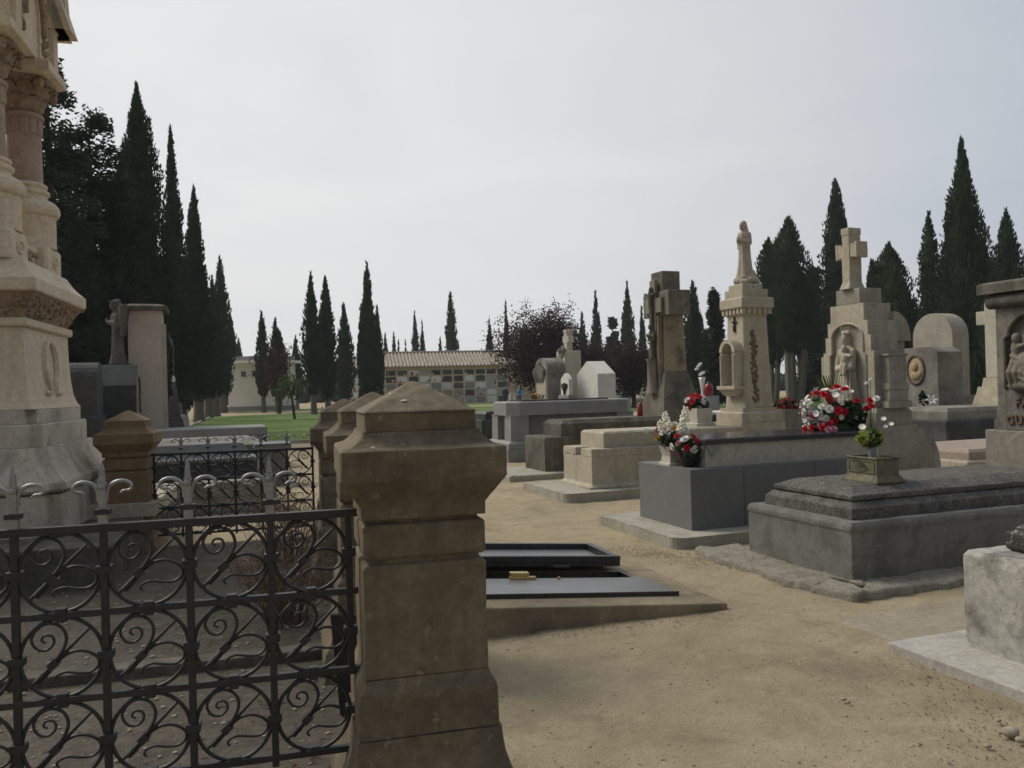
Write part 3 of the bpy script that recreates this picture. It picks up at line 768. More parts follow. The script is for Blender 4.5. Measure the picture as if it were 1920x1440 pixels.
# --- grey cement grave with lichened lid, right foreground
N1 = (2.49, 6.14); W1 = 1.26; o1 = frame(N1, W1)
g1 = thing('grave', 'grey cement grave with dark lichen speckled coffin lid and a stone flower box', 'grave', o1, TT, 'graves')
insets(mb(), 0, 3.1, .63, [(0,-.1),(0,.40),(-.008,.425),(-.008,.455),(.012,.482)]).build('base', M['concrete'], g1, .012); rough(g1.children[0], .06, .004, 3, .008)
m = insets(mb(), .10, 2.6, .53, [(0,.483),(0,.565),(.055,.607)])
insets(m, .10, 2.6, .53, [(.07,.608),(.055,.622),(.055,.655),(.07,.66),(.20,.712)])
rough(m.build('lid', M['lichen'], g1, .006), .05, .004, 6, .01)
ft = MB(); random.seed(8)
pts = []
per = [(-.34,.95),(-.38,.6),(-.33,.2),(-.36,-.2),(-.33,-.62),(-.22,-.86),(.1,-.95),(.7,-.88),(1.5,-.90),(2.6,-.88),(3.1,-.9)]
fine = []
for (xa,ya),(xb,yb) in zip(per, per[1:]):
    n = max(2, int(math.hypot(xb-xa, yb-ya)/.05))
    for k in range(n):
        s = k/n; fine.append((xa+(xb-xa)*s+random.gauss(0,.012)+.05*noise.noise(Vector((xa+(xb-xa)*s, ya+(yb-ya)*s, 1))*4), ya+(yb-ya)*s+random.gauss(0,.012)+.05*noise.noise(Vector((xa+(xb-xa)*s, ya+(yb-ya)*s, 5))*4)))
rings = []
for off, z in ((0,-.05),(0,.03),(.012,.048),(.05,.052),(.2,.056),(.42,.058)):
    rg = []
    for i, (x, y) in enumerate(fine):
        cxy = (max(x+off, x) if x < -.1 else x, y if y > -.6 else y+off)
        if x < -.1 and y < -.6: cxy = (x+off*.7, y+off*.7)
        rg.append((cxy[0], cxy[1], z + (random.gauss(0,.005)+.016*noise.noise(Vector((x*5, y*5, off*9))) if z > 0 else 0)))
    rings.append(rg)
n = len(fine)
ft.add([p for r in rings for p in r], [(i*n+j, i*n+j+1, (i+1)*n+j+1, (i+1)*n+j) for i in range(5) for j in range(n-1)], True)
ft.build('footing', M['rubble'], g1)

# --- stone flower box on it
ob = at(1622, 890, 7.25); fb = thing('flower_box', 'mossy carved stone flower box on the lichened lid of the grey grave', 'flower box', tw(o1, .66, -.16, .712), TT)
m = MB(); m.rects([(-.15,.15,-.2,.2,0),(-.15,.15,-.2,.2,.012),(-.125,.125,-.175,.175,.045),(-.115,.115,-.165,.165,.06),(-.115,.115,-.165,.165,.185),(-.125,.125,-.175,.175,.19),(-.125,.125,-.175,.175,.205),(-.105,.105,-.155,.155,.205),(-.105,.105,-.155,.155,.15)])
for y0, y1, z0, z1 in ((-.14,.14,.075,.083),(-.14,.14,.168,.176),(-.14,-.132,.083,.168),(.132,.14,.083,.168)): m.box(-.121,-.114,y0,y1,z0,z1)
for k in range(9):
    a = R(20+k*17.5); m.tube([(-.117,0,.085),(-.119,.07*cos(a),.085+.075*sin(a))],.006,5)
m.build('box', M['mossbox'] if 'mossbox' in M else stone('mossy box stone', (.12,.115,.075), (.22,.205,.14), 10, stain=(.06,.06,.04), stain_sc=7, stain_amt=.7, bump=.5), fb, .003)

# --- white stained grave at the right edge
a20, b20 = A, B
c2 = Vector((2.50, 4.64, 0)); W2 = 1.15; o2 = c2 - B*(W2/2)
g2 = thing('grave', 'stained white painted grave with a dark stone lid at the right edge of the picture', 'grave', o2, TT, 'graves')
insets(mb(), 0, 2.4, W2/2, [(0,-.1),(0,.555),(.018,.58)]).build('base', M['whitewash'], g2, .010, 2); rough(g2.children[0], .05, .005, 5, .016)
m = insets(mb(), .17, 2.2, W2/2-.13, [(.02,.581),(0,.60),(0,.685),(.03,.70),(.03,.715),(.08,.745),(.085,.75),(.075,.76),(.075,.79),(.2,.84)])
m.build('lid', M['dark_lid'] if 'dark_lid' in M else stone('stained dark lid', (.04,.038,.035), (.075,.07,.064), 6, spots=(.38,.36,.33), spot_sc=36, spot_lo=.58, stain=(.26,.2,.13), stain_sc=2.5, stain_lo=.55, stain_hi=.66, rough=.55, bump=.35), g2, .005)
MB().box(-.34, 2.6, -W2/2-.4, W2/2+.22, -.1, .045).build('footing_slab', M['slabwhite'], g2, .006); rough(g2.children[-1], .06, .004, 4, .012)

# --- grey granite grave with the cream block, relief monument at its head
N3 = (1.735, 8.15); W3 = 1.05; o3 = frame(N3, W3)
g3 = thing('grave', 'grey granite grave carrying a cream stone coffin block with a dark granite top', 'grave', o3, TT, 'graves')
m = MB(); r_ = .12
x0, x1, y0, y1 = -.36, 2.9, -W3/2-.30, W3/2+.3
rp = [(x1,y0),(x1,y1),(x0,y1)] + [(x0, y0+r_)] + [(x0+r_-r_*cos(R(k)), y0+r_-r_*sin(R(k))) for k in (20,40,60,75)] + [(x0+r_,y0)]
m.prism(rp, -.1, .10, 'z'); rough(m.build('footing_slab', M['paleslab'], g3, .006), .07, .004, 4, .012)
m = MB()
for xa, xb in ((0,.62),(.624,1.5),(1.504,2.5)): insets(m, xa, xb, W3/2, [(0,.101),(0,.70)])
m.build('base', M['granite'], g3, .007)
insets(mb(), .26, 2.48, W3/2-.12, [(0,.701),(0,.93)]).build('coffin_block', M['cream'], g3, .005); rough(g3.children[-1], .06, .002, 5, .008)
insets(mb(), .235, 2.48, W3/2-.095, [(0,.931),(0,.972),(.01,.985)]).build('top_slab', M['dark_granite'], g3, .003)
for y in (-W3/2+.13, W3/2-.13):
    m = MB(); m.prism([(y-.02,.92),(y+.11 if y<0 else y-.11,.92),(y+.04 if y<0 else y-.04,.80)], .225, .262, 'x')
    if y < 0: m.prism([(.255,.925),(.44,.925),(.33,.80)], (-W3/2+.10), (-W3/2+.13), 'y')
    m.build('corner_ornament', M['granite_light'], g3, .006)
m3 = thing('relief_monument', 'stepped beige headstone with a crowned mother and child relief and a stone cross on top', 'headstone', o3, TT, 'headstones')
BG = M['beige_grey'] = stone('greyed beige stone', (.33,.315,.26), (.43,.41,.34), 3.5, stain=(.16,.15,.125), stain_sc=1.8, stain_lo=.46, stain_hi=.66, stain_amt=.65, streak=(.17,.155,.125), streak_amt=.5)
MB().box(2.503, 3.08, -.66, .66, 0, 1.02).build('base', BG, m3, .008); rough(m3.children[-1], .07, .004, 5, .012)
MB().rects([(2.52,3.04,-.6,.6,1.022),(2.52,3.04,-.6,.6,1.17),(2.55,3.01,-.57,.57,1.22)]).build('plinth', BG, m3, .008)
def steps(ws): 
    l = [(-w, z) for w, z in ws]; r = [(w, z) for w, z in reversed(ws)]; return r + l if 0 else None
prof = [(.53,1.222),(.53,1.87),(.475,1.87),(.475,2.05),(.42,2.05),(.42,2.22),(.35,2.22),(.35,2.30)]
outer = [(w,z) for w,z in prof] + [(.35,2.42),(-.35,2.42)] + [(-w,z) for w,z in reversed(prof)]
fx = 2.56
MB().prism(outer, fx+.031, 2.95, 'x').build('stepped_body', BG, m3, .006)
# the front frame round the arched panel
ai = [(.33*cos(R(a)), 2.03+.17*sin(R(a))) for a in range(0, 181, 12)]
inner = [(.38,1.27),(.38,1.84),(.33,1.84)] + ai[1:-1] + [(-.33,1.84),(-.38,1.84),(-.38,1.27)]
fm = MB()
def framepoly(m, outer, inner, xf, xb):
    """front plate with an opening: outer and inner outlines are bridged at the sill"""
    poly = outer + [outer[0]]
    # open loop: walk the outline, step across at the sill, walk the opening back
    loop = [p for p in outer] + [(-inner[0][0] if 0 else inner[-1][0], outer[-1][1])] + list(reversed(inner)) + [(inner[0][0], outer[0][1])]
    m.prism(loop, xf, xb, 'x')
framepoly(fm, outer, inner, fx, fx+.03)
fm.box(fx, fx+.03, -.375, .375, 1.222, 1.268)
fm.build('front_frame', M['beige'], m3, .005)
am = MB(); am.tube([(fx-.004, y, z) for y, z in [(.38,1.27),(.38,1.83),(.335,1.85)] + ai + [(-.335,1.85),(-.38,1.83),(-.38,1.27)]], .014, 6, smooth=False); am.build('arch_moulding', M['beige'], m3)
rf = MB()
X = fx+.025
def relief_lady(rf, X, y0, z0, s, child=True):
    f = lambda r, z: [(X-.02+r*.55*(1+.09*sin(8*a))*cos(a), y0+r*(1+.06*sin(8*a+z*9))*sin(a), z) for a in [2*pi*j/36 for j in range(36)]]
    rf.loft([f(r*s, z0+q*s) for r, q in ((.23,0),(.21,.1),(.175,.3),(.16,.45),(.15,.55),(.165,.64),(.13,.72),(.05,.76))], True)
    rf.ell((X-.05*s, y0+.01, z0+.83*s), (.06*s,.06*s,.08*s), 12)
    rf.ell((X-.01*s, y0+.02, z0+.82*s), (.05*s,.085*s,.11*s), 12)
    rf.tube([(X-.02, y0-.08*s, z0+.90*s),(X-.05, y0-.05*s, z0+.91*s),(X-.07, y0, z0+.915*s),(X-.05, y0+.05*s, z0+.91*s),(X-.02, y0+.08*s, z0+.90*s)], .022*s, 6)
    for k in range(5): rf.tube([(X-.05*s, y0+(k-2)*.04*s, z0+.91*s),(X-.06*s, y0+(k-2)*.052*s, z0+1.0*s)], [.016*s,.008*s], 6)
    rf.cap((X-.04*s, y0+.15*s, z0+.66*s), (X-.06*s, y0+.19*s, z0+.45*s), .05*s, .05*s); rf.cap((X-.06*s, y0+.19*s, z0+.45*s), (X-.12*s, y0+.02*s, z0+.46*s), .05*s, .035*s)
    rf.cap((X-.04*s, y0-.15*s, z0+.66*s), (X-.08*s, y0-.17*s, z0+.47*s), .05*s, .05*s); rf.cap((X-.08*s, y0-.17*s, z0+.47*s), (X-.13*s, y0-.08*s, z0+.45*s), .05*s, .035*s)
    if child:
        rf.ell((X-.13*s, y0-.07*s, z0+.70*s), (.045*s,.048*s,.055*s), 10)
        rf.ell((X-.12*s, y0-.08*s, z0+.57*s), (.06*s,.07*s,.10*s), 10)
        rf.cap((X-.13*s, y0-.12*s, z0+.62*s), (X-.14*s, y0-.23*s, z0+.61*s), .03*s, .022*s)
        for q in (-.11,-.04): rf.cap((X-.14*s, y0+q*s, z0+.5*s), (X-.17*s, y0+q*s, z0+.38*s), .036*s, .026*s)
    for k in range(6): rf.tube([(X-.10*s, y0+(k-2.5)*.06*s, z0+.42*s), (X-.12*s, y0+(k-2.5)*.075*s+.01, z0+.2*s), (X-.12*s, y0+(k-2.5)*.085*s, z0+.02*s)], [.012*s,.022*s,.026*s], 6)
    rf.ell((X-.04*s, y0, z0-.02*s), (.10*s,.30*s,.08*s), 12)
relief_lady(rf, X, 0, 1.27, .90)
remesh(rf.build('relief', M['beige'], m3), .008, 1)
m = MB(); m.box(fx+.02, 2.90, -.25, .25, 2.423, 2.60); m.build('cap_block', BG, m3, .008)
m = MB(); xc = 2.655
m.rects([(xc-.12,xc+.12,-.11,.11,2.602),(xc-.09,xc+.09,-.085,.085,2.68),(xc-.085,xc+.085,-.078,.078,3.30)])
for s in (-1,1): m.rects([(xc-.078,xc+.078,min(s*.076,s*.21),max(s*.076,s*.21),2.97),(xc-.078,xc+.078,min(s*.076,s*.21),max(s*.076,s*.21),3.125)])
for s in (-1,1): m.box(xc-.084,xc+.084,min(s*.17,s*.225),max(s*.17,s*.225),2.955,3.14)
m.box(xc-.092,xc+.092,-.086,.086,3.23,3.315)
rough(m.build('cross', M['beige'], m3, .008), .05, .003, 6, .01)
# near side pilaster and scrolls
m = MB()
m.rects([(2.63,2.96,-.70,-.531,1.222),(2.63,2.96,-.70,-.531,1.30)])
m.box(2.66,2.93,-.68,-.531,1.30,1.4225); m.box(2.65,2.94,-.69,-.531,1.4225,1.5025); m.box(2.67,2.92,-.67,-.531,1.5025,1.80); m.box(2.65,2.94,-.68,-.531,1.80,1.83)
m.build('side_pilaster', BG, m3, .006)
MB().box(2.63,2.96,.531,.70,1.222,1.83).build('side_pilaster', BG, m3, .006)
def qround(x0, z0, rx, rz, n=10): return [(x0,z0)] + [(x0+rx*cos(R(90*k/n)), z0+rz*sin(R(90*k/n))) for k in range(n+1)]
m = MB()
m.prism([(2.951,2.32)] + [(2.951+.24*sin(R(9*k)), 1.98+.34*cos(R(9*k))) for k in range(11)] + [(2.951,1.98)], -.42, .12, 'y')
m.box(2.951, 3.12, -.38, .1, 1.222, 1.9799)
m.build('back_console', BG, m3, .008)
m = MB()
m.prism([(3.082,1.02)] + [(3.082+.36*sin(R(9*k)), .5+.50*cos(R(9*k))) for k in range(11)] + [(3.082+.36,0),(3.082,0)], -.60, -.25, 'y')
m.build('scroll_buttress', BG, m3, .01)

for ch in m3.children:
    for v in ch.data.vertices: v.co.y = v.co.y*.76 + .12
# --- beige limestone grave with the niche pillar
N4 = (1.08, 11.5); W4 = .98; o4 = frame(N4, W4)
g4 = thing('grave', 'beige limestone grave with a notched foot, in front of the niche pillar', 'grave', o4, TT, 'graves')
m = MB(); x0,x1,y0,y1 = -.55,3.0,-W4/2-.32,W4/2+.3; r_=.15
rp = [(x1,y0),(x1,y1),(x0,y1)] + [(x0, y0+r_)] + [(x0+r_-r_*cos(R(k)), y0+r_-r_*sin(R(k))) for k in (20,40,60,75)] + [(x0+r_,y0)]
m.prism(rp, -.1, .12, 'z'); rough(m.build('footing_slab', M['paleslab'], g4, .008), .08, .006, 4, .02)
m = MB(); insets(m, 0, 3.2, W4/2, [(-.05,.121),(-.05,.145),(-.008,.175),(0,.19),(0,.56)])
h4 = W4/2
m.box(0, 3.2, -h4, -.13, .5601, .67); m.box(0, 3.2, .05, h4, .5601, .67); m.box(.22, 3.2, -.13, .05, .5601, .67)
rough(m.build('base', M['beige'], g4, .006), .07, .003, 5, .012)
insets(mb(), .24, 2.55, h4-.1, [(0,.671),(0,.875),(.03,.90)]).build('lid', M['beige'], g4, .008); rough(g4.children[-1], .07, .003, 5, .012)
n4 = thing('niche_pillar', 'beige stone pillar with an arched niche and dentil cornice, carrying the robed statue', 'headstone', o4, TT, 'headstones')
xc = 2.98
def sq4(lv, cx=xc): return MB().sq(lv, cx, 0)
m = MB(); m.rects([(2.56,3.36,-.38,.38,.671),(2.56,3.36,-.38,.38,.93)]); m.rects([(2.60,3.33,-.345,.345,.932),(2.60,3.33,-.345,.345,1.08),(2.65,3.28,-.30,.30,1.09),(2.65,3.28,-.30,.30,1.15)])
m.build('plinth', M['beige'], n4, .01)
sh = sq4([(.262,1.152),(.25,1.4),(.238,1.8),(.218,2.58)]).build('pillar_shaft', M['beige'], n4, .03, 3)
m = MB(); m.sq([(.225,2.582),(.235,2.60),(.235,2.625)], xc, 0); 
for k in range(6):
    v = -.24+.096*k
    for T in range(4):
        m.box(.235,.272,v-.03,v+.03,2.60,2.69, Matrix.Translation((xc,0,0)) @ Matrix.Rotation(T*pi/2,4,'Z'))
m.sq([(.25,2.626),(.25,2.69)], xc, 0)
m.sq([(.285,2.692),(.295,2.71),(.295,2.84),(.28,2.86)], xc, 0); m.sq([(.235,2.861),(.235,2.99)], xc, 0); m.sq([(.185,2.991),(.185,3.06),(.175,3.08)], xc-.01, 0)
m.build('cornice', M['beige'], n4, .008)
# niche standing off the shaft
m = MB(); fxx = xc-.25; y_ = .20
arcO = [(.20*cos(R(a)), 2.02+.20*sin(R(a))) for a in range(0,181,12)]; arcI = [(.135*cos(R(a)), 2.02+.14*sin(R(a))) for a in range(180,-1,-12)]
m.prism(arcO + arcI, fxx-.14, fxx+.05, 'x')
for s in (-1,1):
    m.box(fxx-.125, fxx+.05, min(s*.13,s*.195), max(s*.13,s*.195), 1.50, 2.019)
    m.tube([(fxx-.128,s*.165,1.5),(fxx-.128,s*.165,1.98)], .026, 8)
m.box(fxx-.18, fxx+.03, -.24, .24, 1.44, 1.498); m.rects([(fxx-.1,fxx+.03,-.15,.15,1.34),(fxx-.16,fxx+.03,-.22,.22,1.438)])
m.build('niche', M['beige'], n4, .006)
m = MB(); m.tube([(xc-.235,.0,2.33),(xc-.232,.0,2.57)], .016, 6); m.tube([(xc-.237,-.06,2.49),(xc-.237,.06,2.49)], .014, 6); m.ell((xc-.24,0,2.40),(.02,.03,.07),8); m.ell((xc-.245,0,2.49),.022,8)
m.build('small_crucifix', M['bronze'], n4)
gm = MB(); random.seed(4)
for k in range(70):
    z = 1.25 + 1.1*k/70; y = -.262 + .031*(z-1.15)
    gm.ell((xc-.06+.03*sin(k*1.3)+random.uniform(-.03,.03), y, z), (random.uniform(.02,.036), .018, random.uniform(.02,.034)), 6)
gm.build('carved_garland', stone('dark carved garland', (.12,.095,.065), (.22,.175,.12), 12), n4)
st = thing('statue', 'stone statue of a robed figure with hands joined, standing on top of the niche pillar', 'statue', tw(o4, xc-.01, 0, 3.08), TT+12)
m = MB(); figure(m, .10, .90)
for k in range(16):
    a = 2*pi*k/16; m.ell((.15*cos(a)+.03, .16*sin(a), .05+.02*sin(3*a)), (.065,.07,.055), 8)
m.ell((.03,0,.08),(.17,.18,.08),14); m.tube([(.02,.0,.12),(.12,-.05,.15),(.19,-.08,.06)],[.1,.09,.05],8)
m.v = [(x, y*.86, z) for x, y, z in m.v]; remesh(m.build('robed_figure', M['statue'], st), .009, 1)

# --- dark limestone grave with the big crucifix
N5 = (.53, 14.2); W5 = .95; o5 = frame(N5, W5)
g5 = thing('grave', 'soot dark limestone grave with a plain raised lid, in front of the big crucifix', 'grave', o5, TT, 'graves')
MB().box(-.75, 2.4, -.75, .75, -.1, .1).build('footing_slab', M['paleslab'], g5, .03)
insets(mb(), 0, 2.5, W5/2, [(0,.101),(0,.67),(.02,.69)]).build('base', M['mossy'], g5, .010); rough(g5.children[-1], .08, .006, 4, .02)
insets(mb(), .34, 2.5, W5/2-.06, [(0,.691),(0,.90),(.08,.97)]).build('lid', M['mossy'], g5, .010); rough(g5.children[-1], .08, .006, 4, .02)
k5 = thing('stone_cross', 'massive blackened stone cross with a crucifix and small standing figure on its front', 'headstone', o5, TT, 'headstones')
CS = M['crossstone']; DC = stone('dim weathered cross stone', (.13,.12,.097), (.22,.2,.16), 3, stain=(.06,.056,.047), stain_sc=2.4, stain_lo=.5, stain_hi=.66, stain_amt=.75, streak=(.3,.265,.2), streak_amt=.3, bump=.5)
m = MB(); m.rects([(2.502,3.36,-.46,.46,0),(2.502,3.36,-.46,.46,.95)]); m.rects([(2.51,3.34,-.45,.45,.952),(2.57,3.29,-.39,.39,1.30)])
m.rects([(2.585,3.28,-.37,.37,1.302),(2.59,3.26,-.35,.35,1.40),(2.66,3.20,-.28,.28,1.70),(2.68,3.17,-.26,.26,1.78)])
m.build('plinth', DC, k5, .012)
MB().rects([(2.70,3.16,-.24,.24,1.782),(2.72,3.13,-.22,.22,2.82)]).build('cross_shaft', CS, k5, .02)
m = MB(); m.box(2.66,3.12,-.48,.46,2.822,3.28); rough(m.build('cross_arms', DC, k5, .012), .07, .006, 5, .02)
MB().box(2.70,3.08,-.21,.21,3.282,3.66).build('cross_head', DC, k5, .015)
m = MB(); m.box(2.60,2.659,-.10,.10,2.45,3.5); m.box(2.605,2.6595,-.30,.30,2.88,3.16)
m.box(2.61,2.70,.12,.17,1.42,2.82); m.box(2.61,2.70,-.17,-.12,1.42,2.82)
m.build('front_pilaster', stone('grey front stone', (.19,.175,.14), (.30,.27,.215), 3, stain=(.09,.08,.065), stain_sc=2, stain_amt=.7), k5, .01)
m = MB()
m.ell((2.57,0,3.32),(.045,.045,.06),10); m.cap((2.57,0,3.25),(2.57,0,2.98),.06,.05)
for s in (-1,1): m.cap((2.57,s*.06,3.22),(2.57,s*.24,3.27),.03,.02); m.cap((2.57,s*.03,2.98),(2.57,s*.015,2.66),.035,.022)
remesh(m.build('crucified_figure', M['bronze_stone'] if 'bronze_stone' in M else stone('dark carved stone', (.07,.062,.05), (.14,.12,.095), 8), k5), .014, 2)
MB().lathe([(.115,1.385),(.11,1.42),(.10,1.44),(.095,1.98),(.115,2.0),(.115,2.03)], 2.56, 0, 16).build('round_pedestal', stone('pedestal stone', (.22,.2,.165), (.3,.275,.225), 4, stain=(.12,.11,.09)), k5)
m = MB(); figure(m, 2.03, .66, 0, 2.56, .62)
remesh(m.build('standing_figure', stone('dark carved figure', (.08,.072,.058), (.16,.14,.11), 8), k5), .012, 2)

for ch in k5.children:
    for v in ch.data.vertices: v.co.x -= .15
# --- tall grey granite tomb
N6 = (-.05, 17.4); W6 = 1.25; o6 = frame(N6, W6)
g6 = thing('grave', 'tall light grey granite tomb with corner piers and a thick chamfered top slab', 'grave', o6, TT, 'graves')
h6 = W6/2
insets(mb(), -.12, 3.1, h6+.12, [(0,0),(0,.26)]).build('step', M['granite_light'], g6, .012)
insets(mb(), -.06, 3.04, h6+.06, [(-.02,.262),(-.02,.38),(.04,.43)]).build('plinth', M['granite_light'], g6, .008)
m = MB(); m.box(.12, 2.8, -h6+.08, h6-.08, .432, .96); m.build('core', M['granite'], g6, .006)
for x in (0, 2.5):
    for y in (-h6, h6-.40):
        m = MB(); m.rects([(x,x+.42,y,y+.40,.432),(x+.008,x+.412,y+.008,y+.392,.935),(x,x+.42,y,y+.40,.94),(x,x+.42,y,y+.40,.965)])
        y += .20
        if x == 0:
          for p in ((.008,.02,y-.13,y-.10,.52,.86),(.008,.02,y+.10,y+.13,.52,.86),(.008,.02,y-.0999,y+.0999,.83,.86),(.008,.02,y-.0999,y+.0999,.52,.55)): m.box(*p)
        m.build('corner_pier', M['granite_light'], g6, .006)
c_ = .22; x0, x1 = -.02, 2.97
def chamf(i, z): return [(x0+c_,-h6+i-.02,z),(x1-c_,-h6+i-.02,z),(x1-i,-h6+c_,z),(x1-i,h6-c_,z),(x1-c_,h6-i+.02,z),(x0+c_,h6-i+.02,z),(x0+i,h6-c_,z),(x0+i,-h6+c_,z)]
MB().loft([chamf(.0,.967), chamf(.0,1.235), chamf(.03,1.26)]).build('top_slab', M['granite_light'], g6, .006)
MB().rects([(.35,2.4,-.42,.42,1.261),(.35,2.4,-.42,.42,1.29)]).build('inlaid_slab', M['dark_granite'], g6, .004)
pq = thing('memorial_plaque', 'small white gabled plaque with a dark flower emblem on the tall granite tomb', 'plaque', tw(o6, 1.5, -.18, 1.291), TT)
m = MB(); m.box(-.09,.12,-.27,.27,0,.08); m.build('foot', M['granite_light'], pq, .006)
m = MB(); m.prism([(-.22,.081),(.22,.081),(.22,.42),(.14,.48),(0,.56),(-.14,.48),(-.22,.42)], -.04, .05, 'x')
m.build('plaque', M['whitestone'], pq, .008)
m = MB()
for s in (-1,-.35,.35,1): m.tube([(-.05,0,.14),(-.055,s*.05,.22),(-.055,s*.11,.36-.04*abs(s))],[.02,.035,.012],6)
for s in (-1,1): m.tube([(-.05,s*.02,.2),(-.055,s*.13,.26),(-.055,s*.15,.33)],[.012,.02,.008],6)
m.tube([(-.05,0,.085),(-.05,0,.14)],.035,6); m.build('flower_emblem', M['bronze'], pq)

# --- smaller stones further back on the right
def slabgrave(label, N, W, L, hh, mat, lid=None, lidmat=None, step=None):
    o = frame(N, W); g = thing('grave', label, 'grave', o, TT, 'graves')
    if step: MB().box(-step, L, -W/2-step, W/2+step, -.1, .12).build('footing_slab', M['paleslab'], g, .015)
    insets(mb(), 0, L, W/2, [(0,0 if not step else .121),(0,hh-.02),(.02,hh)]).build('base', mat, g, .01)
    if lid: insets(mb(), .12, L-.1, W/2-.08, [(0,hh+.001),(0,hh+lid*.7),(.04,hh+lid)]).build('lid', lidmat or mat, g, .01)
    return o
def groundpt(px, py, z=0):
    y = py + ROLL*(px-960); return at(px, py, (EYE-z)*F/(y-HZ))
def top_at(px, py, Y): return at(px, py, Y).z
p = at(887, 830, 21); o7 = slabgrave('dark low stone tomb just left of the tall granite tomb', (p.x+.25, 20.5), 1.1, 2.2, .78, M['darkstone'], .2, M['dark_granite'])
# gabled pale stele
p = at(1118, 745, 21.5)
s_ = thing('stele', 'pale gabled gravestone behind the granite tomb with the white plaque', 'headstone', (p.x, 21.5, 0), TT, 'headstones')
MB().prism([(-.62,0),(.62,0),(.62,1.86),(0,2.2),(-.62,1.86)], -.25, .25, 'x').build('slab', M['whitestone'], s_, .015)
p = at(1068, 745, 23)
s_ = thing('stone_pillar', 'plain pale stone pillar topped by a short stone cross, beside the purple tree', 'headstone', (p.x, 23, 0), TT, 'headstones')
MB().rects([(-.24,.24,-.30,.30,0),(-.24,.24,-.30,.30,2.52),(-.22,.22,-.28,.28,2.55)]).build('pillar', M['cream'], s_, .012)
m = MB(); m.box(-.09,.09,-.10,.10,2.551,3.12); m.box(-.085,.085,-.2,.2,2.78,2.96); m.box(-.1,.1,-.11,.11,3.06,3.14); m.build('cross', M['cream'], s_, .01)
p = at(1030, 745, 22)
s_ = thing('stele', 'grey arched gravestone with pale front and drooping carved drapery, left of the pale pillar', 'headstone', (p.x, 22, 0), TT, 'headstones')
ar = [(-.42,0),(.42,0),(.42,2.05)] + [(.42*cos(R(a)), 2.05+.28*sin(R(a))) for a in range(15,180,15)] + [(-.42,2.05)]
MB().prism(ar, -.22, .3, 'x').build('slab', M['stele_grey'], s_, .012)
MB().prism([(-.36,0.001),(.30,0.001),(.30,1.7),(-.1,1.95),(-.36,1.8)], -.235, -.221, 'x').build('front_panel', M['beige'], s_)
m = MB()
for k in range(7): m.tube([(-.24,.34-.1*k,2.2-.05*abs(k-3)),(-.27,.36-.1*k,1.95),(-.25,.34-.09*k,1.72-.05*(k%2))],[.05,.06,.02],6)
m.build('drapery', M['stele_grey'], s_)
p = at(1052, 700, 22.6)
s_ = thing('stone_angel', 'small weathered leaning stone angel between the arched gravestone and the pale pillar', 'statue', (p.x-.02, 22.5, 0), TT)
m = MB(); m.rects([(-.14,.14,-.14,.14,0),(-.12,.12,-.12,.12,1.85)]); m.build('post', M['stele_grey'], s_)
m = MB(); figure(m, 0, .75, 0, 0, .7); m.tube([(.08,.05,.5),(.16,.1,.72),(.12,.12,.85)],[.04,.09,.02],8)
f_ = remesh(m.build('figure', M['stele_grey'], s_), .02, 2); f_.location = (0,0,1.85)

# grey plinth with vase and lantern, behind the niche pillar
p = at(1322, 742, 17.5)
s_ = thing('stone_plinth', 'pale grey stone plinth carrying a flower vase and red lantern, left of the niche pillar', 'plinth', (p.x, 17.5, 0), TT)
MB().rects([(-.2,.2,-.22,.22,0),(-.2,.2,-.22,.22,1.28)]).build('block', M['granite_light'], s_, .01)
PL = Vector((p.x, 17.5, 1.28))
slabgrave('low tomb with a white marble top, between the big cross and the niche pillar', (at(1300,800,16.3).x, 16.2), 1.2, 2.4, .92, M['darkstone'], .06, M['whitestone'])
slabgrave('dark low tomb behind the niche pillar, beside the red flower pot', (at(1478,800,15.0).x, 14.6), 1.1, 2.6, .92, M['darkstone'], .12, M['darkstone'])

# --- back row at the right: rounded white stele, medallion stele, tombs
p = at(1766, 760, 17.3)
s_ = thing('stele', 'tall white rounded headstone in front of the dark cypresses', 'headstone', (p.x, 17.3, 0), TT, 'headstones')
wz = top_at(1762, 588, 17.3)
ar = [(-.50,0),(.50,0),(.50,wz-.48)] + [(.50*cos(R(a)), wz-.48+.48*sin(R(a))) for a in range(12,180,12)] + [(-.50,wz-.48)]
MB().prism(ar, -.22, .22, 'x').build('slab', M['limewhite'] if 'limewhite' in M else stone('greying white stone', (.34,.315,.26), (.42,.395,.335), 2.5, stain=(.2,.185,.15), stain_sc=1.6, stain_amt=.5, streak=(.22,.2,.165), streak_amt=.5), s_, .012)
MB().box(-.26,.26,-.62,.62,0,1.15).build('shoulders', M['stele_grey'], s_, .015)
p = at(1737, 757, 15.8); wz = top_at(1735, 652, 15.8)
s_ = thing('stele', 'grey block headstone with an oval portrait medallion, left of the white rounded headstone', 'headstone', (p.x, 15.8, 0), TT, 'headstones')
MB().prism([(-.50,0),(.50,0),(.48,wz-.1),(.3,wz),(-.3,wz),(-.48,wz-.1)], -.22, .38, 'x').build('slab', M['stele_grey'], s_, .012)
m = MB(); m.tube([(-.225,.02+.20*cos(2*pi*k/24),wz-.42+.27*sin(2*pi*k/24)) for k in range(25)], .03, 6, cap=False)
m.build('oval_frame', M['mossy'], s_)
m = MB(); m.ell((-.215,.02,wz-.42),(.03,.19,.26),18)
m.ell((-.24,.02,wz-.36),(.05,.07,.09),12); m.ell((-.23,.02,wz-.53),(.04,.12,.09),12); m.ell((-.235,-.08,wz-.5),(.03,.05,.06),8)
m.build('portrait_medallion', stone('ochre medallion', (.36,.28,.16), (.44,.35,.22), 6), s_)
tp = M['pink']
N_ = at(1775, 838, 13.6)
